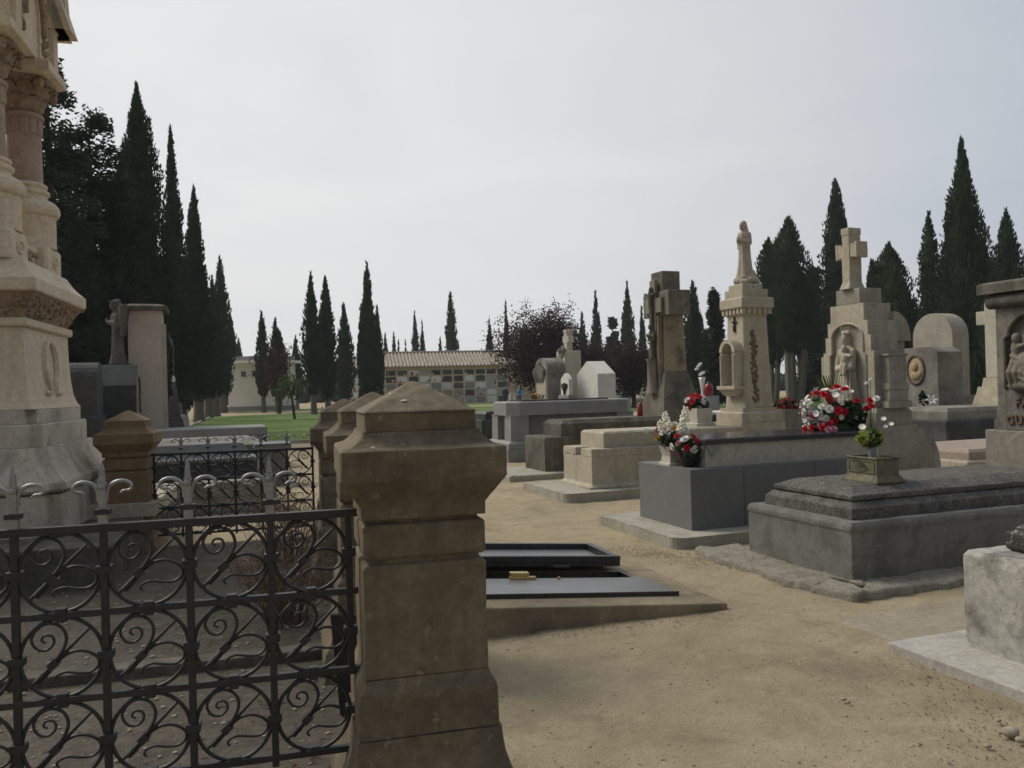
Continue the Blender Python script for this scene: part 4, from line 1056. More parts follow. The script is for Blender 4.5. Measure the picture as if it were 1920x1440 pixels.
slabgrave('dark stone tomb with grey lid in front of the medallion headstone', (N_.x, 13.6), 1.3, 2.7, .83, M['darkstone'], .2, M['stele_grey'])
N_ = at(1790, 872, 10.9)
slabgrave('low grave with a broad rosy beige slab behind the scroll of the relief headstone', (N_.x, 10.6), 1.5, 2.6, .46, M['beige'], .14, M['pink'])

# --- headstone of the near grey grave, cut by the right edge
s1 = thing('family_headstone', 'grey family headstone with bronze lettering and a seated mother relief at the right edge', 'headstone', o1, TT, 'headstones')
xh = 2.78; SG = stone('dim grey headstone', (.16,.152,.13), (.27,.255,.215), 3, stain=(.075,.07,.06), stain_sc=2.2, stain_lo=.46, stain_hi=.64, stain_amt=.75, streak=(.33,.31,.26), streak_amt=.35, bump=.5)
MB().box(xh-.02, 3.4, -.56, .56, .483, 1.02).build('base', stone('splashed base stone', (.22,.2,.165), (.30,.27,.225), 3, stain=(.5,.42,.31), stain_sc=2.4, stain_lo=.58, stain_hi=.66, stain_amt=.8), s1, .012)
shp = [(-.47,1.022),(.47,1.022),(.47,1.10),(.44,1.16),(.42,1.3),(.42,2.2),(-.42,2.2),(-.42,1.3),(-.44,1.16),(-.47,1.10)]
MB().prism(shp, xh+.051, 3.2, 'x').build('body', SG, s1, .008)
ai = [(.29*cos(R(a)), 1.93+.22*sin(R(a))) for a in range(0,181,12)]
inn = [(.33,1.42),(.33,1.9),(.29,1.93)] + ai[1:-1] + [(-.29,1.93),(-.33,1.9),(-.33,1.42)]
m = MB(); framepoly(m, [(.47,1.022),(.47,1.10),(.44,1.16),(.42,1.3),(.42,2.2),(-.42,2.2),(-.42,1.3),(-.44,1.16),(-.47,1.10),(-.47,1.022)], inn, xh, xh+.05)
m.box(xh, xh+.05, -.329, .329, 1.022, 1.42); m.build('front_frame', SG, s1, .006)
m = MB(); m.tube([(xh-.003,y,z) for y,z in [(.33,1.42),(.33,1.9),(.3,1.93)]+ai+[(-.3,1.93),(-.33,1.9),(-.33,1.42)]], .017, 6, smooth=False); m.build('arch_moulding', M['mossy'], s1)
m = MB(); m.tube([(xh-.01, -.47, 2.27),(xh-.01, .47, 2.27)], .072, 12); m.box(xh, 3.22, -.47, .47, 2.2005, 2.342)
m.build('roll_moulding', M['lichen'], s1, .01)
MB().rects([(xh-.11,3.3,-.54,.54,2.345),(xh-.11,3.3,-.54,.54,2.44),(xh-.06,3.25,-.5,.5,2.46)]).build('top_slab', M['mossy'], s1, .01)
MB().sq([(.17,2.462),(.15,2.56),(.08,2.62),(.05,2.9)], 2.95, -.1).build('top_ornament', M['beige'], s1, .01)
m = MB(); X = xh+.04
m.ell((X-.05,.02,2.02),(.06,.062,.075),12); m.ell((X,.02,2.02),(.05,.10,.11),12)
m.ell((X-.03,.02,1.84),(.09,.14,.15),14); m.ell((X-.06,0,1.66),(.13,.20,.13),14)
for k in range(7): m.tube([(X-.12,-.18+.06*k,1.70),(X-.16,-.19+.064*k,1.58),(X-.10,-.2+.068*k,1.42)],[.022,.032,.03],8)
for k in range(4): m.tube([(X-.12,.2,1.74-.05*k),(X-.17,0,1.66-.06*k),(X-.12,-.2,1.74-.05*k)],.024,8)
for dy in (.15,-.13):
    m.ell((X-.11,dy,1.90),(.045,.045,.052),10); m.ell((X-.09,dy*1.1,1.80),(.05,.055,.085),10)
    m.cap((X-.1,dy,1.82),(X-.15,dy*.3,1.83),.025,.02); m.cap((X-.1,dy*1.1,1.74),(X-.15,dy*1.2,1.6),.035,.025)
m.ell((X-.05,0,1.45),(.12,.30,.07),14)
remesh(m.build('relief', M['statue_grey'] if 'statue_grey' in M else stone('grey carved relief', (.16,.145,.115), (.24,.215,.17), 8, stain=(.08,.07,.055)), s1), .008, 1)
def letters(txt, z, size, par):
    cu = bpy.data.curves.new('lettering', 'FONT'); cu.body = txt; cu.size = size; cu.extrude = .008; cu.offset = .004
    cu.align_x = 'CENTER'; cu.align_y = 'CENTER'; cu.space_character = 1.15
    tmp = bpy.data.objects.new('lettering', cu); C.objects.link(tmp); bpy.context.view_layer.update()
    me = bpy.data.meshes.new_from_object(tmp.evaluated_get(bpy.context.evaluated_depsgraph_get())); bpy.data.objects.remove(tmp)
    me.materials.clear(); me.materials.append(M['gold'])
    o = bpy.data.objects.new('lettering', me); C.objects.link(o); o.parent = par
    o.matrix_local = Matrix(((0,0,-1,xh-.009),(-1,0,0,0),(0,1,0,z),(0,0,0,1)))
letters('FAMILIA', 1.285, .115, s1); letters('GUTIERREZ', 1.12, .115, s1)
# pale cross on its stepped base behind the family headstone
p = at(1842, 600, 14.6)
s_ = thing('stone_cross', 'pale stone cross on a stepped base, half hidden behind the family headstone', 'headstone', (p.x+.22, 14.6, 0), TT, 'headstones')
zc = top_at(1845, 568, 14.6)
m = MB(); m.box(-.11,.11,-.12,.12,1.52,zc); m.box(-.10,.10,-.30,.30,zc-.38,zc-.14); m.build('cross', M['cream'], s_, .012)
m = MB()
for h_, z0_, z1_ in ((.32,0,1.05),(.28,1.051,1.2),(.24,1.201,1.36),(.17,1.361,1.519)): m.rects([(-h_,h_,-h_,h_,z0_),(-h_*.9,h_*.9,-h_*.9,h_*.9,z1_)])
m.build('stepped_base', M['beige'], s_, .03, 3)

# ------------------------------------------------------------------ graves beyond the railed plot on the left
def lstele(label, px, Y, poly, x0, x1, mat, nm='stele'):
    q = at(px, 760, Y); s = thing(nm, label, 'headstone', (q.x, Y, 0), TT, 'headstones'); return s
q = at(232, 760, 13.6)
z1 = top_at(225, 685, 13.6)
sa = thing('stele', 'dark gabled headstone left of the tall pale slab, behind the orange pillar', 'headstone', (q.x, 13.6, 0), TT, 'headstones')
MB().prism([(-.42,0),(.42,0),(.42,z1-.34),(.06,z1),(-.06,z1),(-.42,z1-.34)], -.35, .22, 'x').build('slab', M['darkstone'], sa, .012)
MB().prism([(-.38,.3),(.38,.3),(.38,z1-.32),(.1,z1-.05),(-.1,z1-.05),(-.38,z1-.32)], .2205, .235, 'x').build('front_panel', M['stele_grey'], sa)
m = MB()
for k in range(14): m.ell((.24,random.uniform(-.08,.08),z1-.75+.04*k),(.03,.04,.05),6)
m.build('carved_garland', M['mossy'], sa)
q = at(168, 760, 12.6); z1 = top_at(165, 680, 12.6)
sb = thing('stele', 'dark round topped headstone at the left, next to the omega monument', 'headstone', (q.x-.05, 12.6, 0), TT, 'headstones')
ar = [(-.36,0),(.36,0),(.36,z1-.3)] + [(.36*cos(R(a)), z1-.3+.30*sin(R(a))) for a in range(15,180,15)] + [(-.36,z1-.3)]
MB().prism([(y,z) for y,z in ar], -.3, .2, 'x').build('slab', M['darkstone'], sb, .06, 3)
MB().prism([(-.40,0),(.40,0),(.40,1.3),(-.40,1.3)], -.34, .24, 'x').build('shoulders', M['darkstone'], sb, .04, 3)
q = at(278, 760, 18.4); z1 = top_at(278, 585, 18.4)
sc_ = thing('slab_monument', 'tall pale slab monument with a dark projecting cap and a bronze relief on its side', 'headstone', (q.x, 18.4, 0), TT, 'headstones')
MB().box(-.34,.34,-.42,.42,.0,z1).build('slab', M['pinkslab'] if 'pinkslab' in M else stone('pale rosy slab', (.47,.41,.345), (.55,.49,.42), 2, stain=(.27,.23,.185), stain_amt=.4), sc_, .01)
MB().rects([(-.44,.46,-.52,.52,z1+.001),(-.44,.46,-.52,.52,z1+.09),(-.3,.3,-.4,.4,z1+.14)]).build('cap', M['mossy'], sc_, .015)
MB().prism([(-.42,0.0),(-.30,0.0),(-.30,z1-.3),(-.42,z1-.3)], .341, .42, 'x').build('side_pilaster', M['beige'], sc_, .008)
m = MB(); zb = z1-1.95
m.prism([(-.2,zb),(.2,zb),(.22,zb+.9),(.16,zb+1.35),(.0,zb+1.5),(-.16,zb+1.35),(-.22,zb+.9)], .341, .47, 'x')
for k in range(24): m.ell((.47+random.uniform(0,.05),random.uniform(-.16,.16),zb+random.uniform(.05,1.3)),(.05,.06,.09),6)
m.build('bronze_relief', M['bronze'], sc_)
m = MB(); m.ell((.53,-.14,zb+.42),(.05,.07,.05),8); m.ell((.54,-.2,zb+.47),(.035,.035,.035),8); m.tube([(.53,-.1,zb+.42),(.52,.03,zb+.52)],[.04,.015],6)
m.build('white_dove', M['whitepaint'], sc_)
q = at(222, 700, 17.6)
sd_ = thing('statue', 'dark weathered statue on a pedestal, between the omega monument and the tall pale slab', 'statue', (q.x, 17.6, 0), TT)
zt = top_at(222, 556, 17.6)
MB().rects([(-.28,.28,-.28,.28,0),(-.26,.26,-.26,.26,zt-1.55),(-.3,.3,-.3,.3,zt-1.54),(-.3,.3,-.3,.3,zt-1.45)]).build('pedestal', M['darkstone'], sd_, .012)
m = MB(); figure(m, 0, 1.4, 0, 0, .8)
m.tube([(.06,-.14,.95),(.16,-.24,1.3),(.1,-.22,.6)],[.08,.1,.03],8); m.tube([(.06,.14,.95),(.16,.24,1.3),(.1,.22,.6)],[.08,.1,.03],8)
for k in range(7):
    a = 2*pi*k/7; m.cap((.085*cos(a)-.04,.085*sin(a),1.33),(.115*cos(a)-.04,.115*sin(a),1.43),.022,.012)
f_ = remesh(m.build('robed_figure', M['stele_dark'] if 'stele_dark' in M else stone('dim statue stone', (.085,.08,.07), (.15,.14,.125), 4, stain=(.05,.047,.042)), sd_), .022, 2); f_.location = (0,0,zt-1.47)
q = at(322, 790, 21)
se = thing('obelisk', 'grey pointed stone behind the right side of the tall pale slab', 'headstone', (q.x, 21, 0), TT, 'headstones')
MB().sq([(.34,0),(.30,.8),(.26,1.0),(.22,1.05),(.03,top_at(322,668,21))]).build('shaft', M['darkstone'], se, .015)
q = at(338, 800, 22)
sf = thing('rough_stone', 'small rough grey memorial rock at the edge of the tree lined walk', 'headstone', (q.x, 22, 0), TT, 'headstones')
m = MB(); m.ell((0,0,.45),(.3,.34,.55),14); m.ell((.05,.05,.8),(.2,.2,.3),12); m.ell((-.1,-.1,.3),(.34,.3,.35),12)
remesh(m.build('rock', M['stele_grey'], sf), .05, 1)
# tombs with their heads at the left
def ltomb(label, px_foot, Y, W, Lg, lv, mat, base, basemat):
    q = at(px_foot, 830, Y); g = thing('grave', label, 'grave', (q.x, Y, 0), TT, 'graves')
    insets(mb(), -Lg, 0, W/2, base).build('base', basemat, g, .012)
    insets(mb(), -Lg+.05, -.02, W/2-.02, lv).build('lid', mat, g, .008)
    return g
ltomb('dark grey coped granite tomb seen through the distant railing, nearest of the left tombs', 478, 12.6, .95, 2.3, [(-.04,.60),(-.04,.64),(.05,.66),(.11,.75),(.16,.85),(.20,.86)], M['granite'],
      [(-.12,0),(-.12,.28),(-.121,.281),(0,.30),(0,.599)], M['darkstone'])
ltomb('mottled grey tomb with a low peaked lid, second beyond the distant railing', 500, 15.3, 1.3, 2.8, [(0,.60),(0,.68),(.3,.80)], M['stele_grey'], [(-.1,0),(-.1,.3),(0,.31),(0,.599)], M['darkstone'])
ltomb('long grey tomb with a straight pale edged top, farthest of the left tombs', 498, 18.3, 1.2, 3.0, [(-.03,.70),(-.03,.86),(.02,.88)], M['granite_light'], [(0,0),(0,.699)], M['darkstone'])
q = at(510, 850, 14.3); gq = thing('stone_block', 'grey stone corner blocks at the foot of the left tombs', 'block', (q.x, 14.3, 0), TT)
MB().rects([(-.25,.25,-.3,.3,0),(-.22,.22,-.27,.27,.62),(-.3,.3,-.35,.35,.63),(-.3,.3,-.35,.35,.72)]).build('block', M['granite'], gq, .012)
q = at(430, 905, 11.2); gq = thing('pale_slab', 'narrow pale stone slab lying below the coped granite tomb behind the distant railing', 'slab', (q.x, 11.2, 0), TT)
MB().box(-1.4, .6, -.3, .3, .0, .42).build('slab', M['stele_grey'], gq, .01)
# ------------------------------------------------------------------ far buildings
q = at(462, 768, 78); X0 = at(415, 770, 78)
wb = thing('white_building', 'flat roofed cream building with small square windows behind the lawn', 'building', (X0.x, 80, 0), -17)
zr = top_at(440, 676, 78)
Wd = 5.0
MB().box(0, Wd, 0, 4, .45, zr-.25).build('wall', M['render'], wb, .03)
MB().box(-.06, Wd+.06, -.06, 4.06, -.2, .449).build('plinth', M['plinth'], wb, .02)
MB().box(-.6, Wd+.5, -.6, 4.5, zr-.249, zr).build('roof_slab', M['whitepaint'], wb, .02)
MB().box(-.1, Wd+.1, .2, 3.8, zr+.001, zr+.45).build('parapet', M['roofgrey'], wb, .03)
MB().box(-.25, Wd+.25, -.22, -.001, zr-.55, zr-.25).build('cornice', M['render'], wb, .03)
for i, px in enumerate((449, 472, 508)):
    x = (px-415)/F*78*1.06; zc = top_at(449, 701, 78)
    w_ = MB(); s = .27
    for b in ((x-s-.08,x+s+.08,-.05,.0,zc+s,zc+s+.08),(x-s-.1,x+s+.1,-.1,.0,zc-s-.08,zc-s),(x-s-.08,x-s,-.05,0,zc-s,zc+s),(x+s,x+s+.08,-.05,0,zc-s,zc+s)): w_.box(*b)
    wo_ = w_.build('window', M['render'], wb)
    MB().box(x-s, x+s, -.03, -.004, zc-s, zc+s).build('pane', M['glass'], wo_)
    MB().box(x-.02, x+.02, -.045, -.031, zc-s, zc+s).build('bar', M['plinth'], wo_)
# niche block with tiled roof
Yc = 90
pL = at(645, 752, Yc)
cb = thing('niche_block', 'long ochre burial niche block with a clay tiled roof beyond the lawn', 'building', (pL.x, Yc, 0), 13)
zE = top_at(800, 684, Yc); zE = zE - .1
Ln = 34.0; D = 6.0
MB().box(0, Ln, .4, D, 0, zE).build('wall', M['ochre_wall'], cb, .03)
pitchx = 1.26; rowh = .80
fr = MB()
ncol = int((Ln-1.2)/pitchx)
for i in range(ncol+1):
    x = .75 + i*pitchx; fr.box(x-.1, x+.1, 0.28, .399, 0, zE-.45)
for j in range(7):
    z = .0 + j*rowh
    if z < zE-.3: fr.box(.85, Ln-.4, .30, .399, z-.06, z+.06)
fr.box(0, .65, .2, .3999, 0, zE-.3); fr.box(0, Ln, .25, .3998, zE-.44, zE)
fr.build('niche_frame', M['ochre_wall'], cb)
pm = [stone('plaque '+n, c, tuple(min(1,x*1.3) for x in c), 6, grain=.2, bump=.05, rough=.5) for n, c in (('dark',(.04,.04,.043)),('charcoal',(.07,.07,.07)),('grey',(.38,.39,.4)),('white',(.76,.76,.74)),('marble',(.6,.61,.62)),('brown',(.28,.24,.2)),('midgrey',(.24,.245,.25)))]
random.seed(21)
cnt = 0; metas = {}
def plaque_mesh(arched, mat):
    w_, h_ = .52, .65; m = MB()
    if arched: poly = [(-w_,0),(w_,0),(w_,h_*.72)] + [(w_*cos(R(a)), h_*.72+h_*.28*sin(R(a))) for a in range(20,180,20)] + [(-w_,h_*.72)]
    else: poly = [(-w_,0),(w_,0),(w_,h_),(-w_,h_)]
    m.prism(poly, -.08, 0, 'y'); return m
hidden = lambda i: 12.3 < 0
for i in range(ncol):
    x = .75 + (i+.5)*pitchx
    # columns hidden by trees are left out
    if 13.5 <= i <= 21: continue
    for j in range(6):
        z = j*rowh + .10
        if z + .6 > zE-.3 or cnt >= 98: continue
        k = random.choice((0,0,1,1,2,2,3,3,4,5,6,6)); ar = random.random() < .5
        if (k, ar) in metas:
            o = metas[(k, ar)].copy(); C.objects.link(o)
        else: o = metas[(k, ar)] = plaque_mesh(ar, pm[k]).build('niche_plaque', pm[k], cb)
        o.parent = cb; o.location = (x, .395, z); cnt += 1
fl = MB(); fr2 = MB(); fw = MB()
for i in range(70):
    x = random.uniform(1, 18.5); z = random.randint(0, 5)*rowh + random.uniform(.1,.35)
    if z > zE-.6: continue
    (fl if random.random() < .5 else fw if random.random() < .6 else fr2).ell((x, .22, z), (random.uniform(.08,.16), .08, random.uniform(.06,.14)), 6)
fl.build('red_flowers', M['red_fl'], cb); fw.build('white_flowers', M['white_fl'], cb); fr2.build('green_sprigs', M['greenleaf'], cb)
zr = zE + 1.7
rf = MB(); n = 34*4*4
xs_ = [-.4 + (Ln+.8)*i/ (int((Ln+.8)/.0675)) for i in range(int((Ln+.8)/.0675)+1)]
rings = []
for s in (0, .25, .5, .75, 1):
    row = []
    for i, x in enumerate(xs_):
        y = -.35 + (D*.62+.35)*s; z = zE + .02 + (zr-zE)*s + .085*cos(2*pi*x/.40)
        xx = x
        lim = -.4 + 2.6*s
        if xx < lim: xx = lim
        row.append((xx, y, z))
    rings.append(row)
n = len(xs_)
rf.add([p for r in rings for p in r], [(i*n+j, i*n+j+1, (i+1)*n+j+1, (i+1)*n+j) for i in range(4) for j in range(n-1)], True)
lf_ = MB(); 
lf_.add([(-.4,-.35,zE+.02),(2.2,D*.62,zr+.02),(-.4,D+.35,zE+.02)], [(0,1,2)])
lf_.add([(-.4,D+.35,zE+.02),(2.2,D*.62,zr+.02),(Ln+.4,D*.62,zr+.02),(Ln+.4,D+.35,zE+.02)], [(3,2,1,0)])
lf_.prism([(-.35,zE-.06),(-.35,zE-.0),(D+.35,zE-.0),(D+.35,zE-.06)], -.4, Ln+.4, 'x')
ro = rf.build('roof', M['tile'], cb); lf_.build('roof_underside', M['tile'], ro)
MB().tube([(2.2+ (Ln-2)*k/60, D*.62, zr+.05+.015*(k%2)) for k in range(61)], .12, 8).build('ridge_tiles', M['tile'], ro)
# a second niche block glimpsed between the trunks at the right
p = at(1515, 748, 88)
c2 = thing('niche_block', 'ochre niche wall glimpsed between cypress trunks left of the relief headstone', 'building', (p.x+1.2, 88, 0), 13)
MB().box(0, 20, .3, 1.5, 0, 4.6).build('wall', M['ochre_wall'], c2, .03)
m = MB()
for i in range(15):
    for j in range(5): m.box(.4+i*1.28, 1.3+i*1.28, .22, .299, .15+j*.85, .75+j*.85)
m.build('niche_plaque', pm[1], c2)
MB().prism([(-.3,4.6),(2.1,4.6),(1.0,5.3)], -.1, 20.4, 'x').build('roof', M['tile'], c2)
random.seed(5)
for px, Y, hgt, lb in ((1496, 60, 2.3, 'small pale pointed monument in the shade of the cypresses behind the niche pillar'), (1210, 62, 1.9, 'small grey block monument in the distance left of the big cross'),
                       (1112+45, 70, 2.0, 'pale distant gravestone right of the white gabled stele')):
    p = at(px, 745, Y); s_ = thing('stele', lb, 'headstone', (p.x, Y, 0), TT, 'headstones')
    m = MB(); m.rects([(-.7,.7,-.6,.6,0),(-.6,.6,-.5,.5,.5)]); m.build('base', M['stele_grey'], s_)
    MB().rects([(-.3,.3,-.4,.4,.501),(-.25,.25,-.33,.33,hgt*.8),(-.05,.05,-.06,.06,hgt*1.15)]).build('block', M['whitestone'], s_)
# visitors and a folding stepladder by the niches
def person(label, px, Y, pose, top):
    p = at(px, 745, Y); o = thing('person', label, 'person', (p.x, Y, 0), 0)
    s = lambda *a: Vector(a)
    hip = s(0,0,.92); ch = s(*pose['chest']); hd = s(*pose['head'])
    m = MB()
    for q in (-1,1):
        m.cap(hip+s(q*.09,0,0), s(q*.1,-.04,.48), .085,.06); m.cap(s(q*.1,-.04,.48), s(q*.11,.02,.08), .058,.045); m.ell((q*.11,-.05,.05),(.05,.13,.05),10)
    m.cap(hip, hip+(ch-hip)*.5, .15,.15); m.cap(hip+(ch-hip)*.5, ch, .15,.17)
    m.cap(ch, hd, .06,.06); m.ell(hd,(.085,.1,.12),14); m.ell(hd+s(0,-.1,-.01),(.02,.02,.025),8)
    for q in (-1,1):
        sh = ch+s(q*.19,0,.03); el = s(*pose['el']); el.x *= q; ha_ = s(*pose['ha']); ha_.x *= q
        m.cap(sh, el, .055,.045); m.cap(el, ha_, .043,.032)
        for f in range(4): m.cap(ha_, ha_+s((f-1.5)*.018,-.03,-.08+.005*f), .012,.009, 6)
        m.cap(ha_, ha_+s(-q*.05,-.03,-.03), .012,.01, 6)
    remesh(m.build('body', M['skin'], o), .018, 1)
    j = MB(); j.cap(hip+s(0,0,.02), hip+(ch-hip)*.5, .175,.175); j.cap(hip+(ch-hip)*.5, ch, .175,.195)
    for q in (-1,1):
        sh = ch+s(q*.19,0,.03); el = s(*pose['el']); el.x *= q; ha_ = s(*pose['ha']); ha_.x *= q
        j.cap(sh, el, .072,.06); j.cap(el, el+(ha_-el)*.85, .058,.046)
    remesh(j.build('jacket', top, o), .02, 1)
    t_ = MB()
    for q in (-1,1): t_.cap(hip+s(q*.09,0,0), s(q*.1,-.04,.48), .105,.075); t_.cap(s(q*.1,-.04,.48), s(q*.11,.02,.12), .074,.06)
    remesh(t_.build('trousers', M['trousers'], o), .02, 1)
    hh = MB(); hh.ell(hd+s(0,.02,.03),(.098,.105,.115),14); hh.build('hair', M['hair'], o)
    return o
person('person in a bright blue jacket and dark trousers bending forward by the niches', 974, 80, dict(chest=(0,-.34,1.28), head=(0,-.52,1.44), el=(.2,-.42,1.02), ha=(.14,-.6,.86)), M['jacket'])
person('person in dark clothes standing by the niches, left of the stepladder', 948, 82, dict(chest=(0,0,1.38), head=(0,-.04,1.64), el=(.27,.02,1.1), ha=(.24,-.12,.86)), M['trousers'])
p = at(958, 745, 81)
sl_ = thing('stepladder', 'small white stepladder standing on the ground beside the two people', 'stepladder', (p.x+.12, 81, 0), 15)
m = MB()
for s in (-1,1): m.tube([(s*.3,-.3,0),(s*.2,0,1.05)],.03,6); m.tube([(s*.3,.35,0),(s*.2,0.02,1.05)],.025,6)
m.build('frame', M['whitepaint'], sl_)
m = MB()
for k in range(3): m.box(-.28+.02*k,.28-.02*k,-.28+.07*k,-.12+.07*k,.25+.28*k,.28+.28*k)
m.box(-.2,.2,-.12,.1,1.04,1.08); m.build('tread', M['whitepaint'], sl_)

# ------------------------------------------------------------------ trees
def add_spray(mb, p, d, l, wd):
    d = d.normalized(); s = d.cross(Vector((random.gauss(0,1), random.gauss(0,1), random.gauss(0,.4))))
    if s.length < 1e-4: s = Vector((1,0,0))
    s.normalize(); s *= wd
    n = d.cross(s).normalized()*wd*.5
    i = len(mb.v); a = p - d*l*.35; b = p + d*l*.65
    mb.v += [tuple(a), tuple(p+s+n), tuple(b), tuple(p-s+n)]; mb.f.append([i,i+1,i+2,i+3]); mb.sm.append(False)
def cypress(label, px, ytop, Y, wpx, base=.5, dens=1.0, peak=.3, leaders=(), mat='cypress', power=1.15, trunk=.16, pxb=None, ragged=1.0, group='cypress trees'):
    """one leaf-built cypress; leaders: (dx in px, top y, width px) secondary spires"""
    top = at(px, ytop, Y); root = thing('cypress_tree', label, 'tree', (top.x, Y, 0), 0, group)
    random.seed(hash_(label)); seed = Vector((random.uniform(-50,50), random.uniform(-50,50), 0))
    cb_, ct = MB(), MB()
    wpx *= (1.05 if Y > 57 and wpx < 60 else 1.2); power *= 1.12; spires = [(0.0, 0.0, top.z, wpx/2/F*Y)]
    for dx, ty, lw in leaders: spires.append((dx/F*Y, random.uniform(-.3,.3), at(px+dx, ty, Y).z, lw*1.2/2/F*Y))
    for (sx, sy, H, Rm) in spires:
        Hc = H - base
        def rad(s):
            if s < peak: r = .42 + .58*(s/peak)**.7
            else: r = max(0.0, 1 - ((s-peak)/(1-peak))**power)
            if s < .06: r *= .5 + .5*s/.06
            return r*Rm
        def lump(x, y, z):
            q = seed + Vector((x*1.1+sx, y*1.1+sy, z*.42)); 
            return 1 + ragged*(.36*noise.noise(q) + .30*noise.noise(q*2.3) + .16*noise.noise(q*5.5))
        rings = []; 
        for i in range(18):
            s = (i/17)**.95; z = base + Hc*min(s,.985); r = rad(min(s,.985))*.62
            rings.append([(sx + (r*lump(r*cos(a), r*sin(a), z))*cos(a), sy + (r*lump(r*cos(a), r*sin(a), z))*sin(a), z) for a in [2*pi*k/14 for k in range(14)]])
        cb_.loft(rings)
        area = 2*pi*.6*Rm*Hc; l0 = max(.2, min(.55, Y*.0058)); 
        n = int(dens*min(14000, area/(l0*l0*.16)*1.5))
        for i in range(n):
            for _ in range(20):
                s = random.random()
                if random.random() < rad(s)/Rm: break
            if s > .985: continue
            a = random.uniform(0, 2*pi); r = rad(s); z = base + Hc*s
            r = r*lump(r*cos(a), r*sin(a), z)*random.uniform(.6, 1.03)*(1.12 if random.random() < .05 else 1)
            o_ = random.uniform(.05,.45); d = Vector((cos(a)*o_, sin(a)*o_, 1)) + Vector((random.gauss(0,.18), random.gauss(0,.18), random.gauss(0,.2)))
            add_spray(cb_, Vector((sx+r*cos(a), sy+r*sin(a), z)), d, l0*random.uniform(.6,1.25), l0*random.uniform(.13,.24))
        for i in range(14):
            s = random.uniform(.9, 1); add_spray(cb_, Vector((sx+random.gauss(0,.04), sy+random.gauss(0,.04), base+Hc*s-.1)), Vector((random.gauss(0,.12), random.gauss(0,.12), 1)), l0, l0*.13)
        ct.tube([(sx*.4, sy*.4, 0), (sx*.7, sy*.7, base*.5+.1), (sx, sy, base+Hc*.25), (sx, sy, base+Hc*.7)], [trunk*1.25, trunk, trunk*.8, trunk*.3], 9)
    cb_.build('crown', M[mat], root); ct.build('trunk', M['bark'], root)
    return root
def hash_(s):
    h = 7
    for c in s: h = (h*31 + ord(c)) % 1000003
    return h
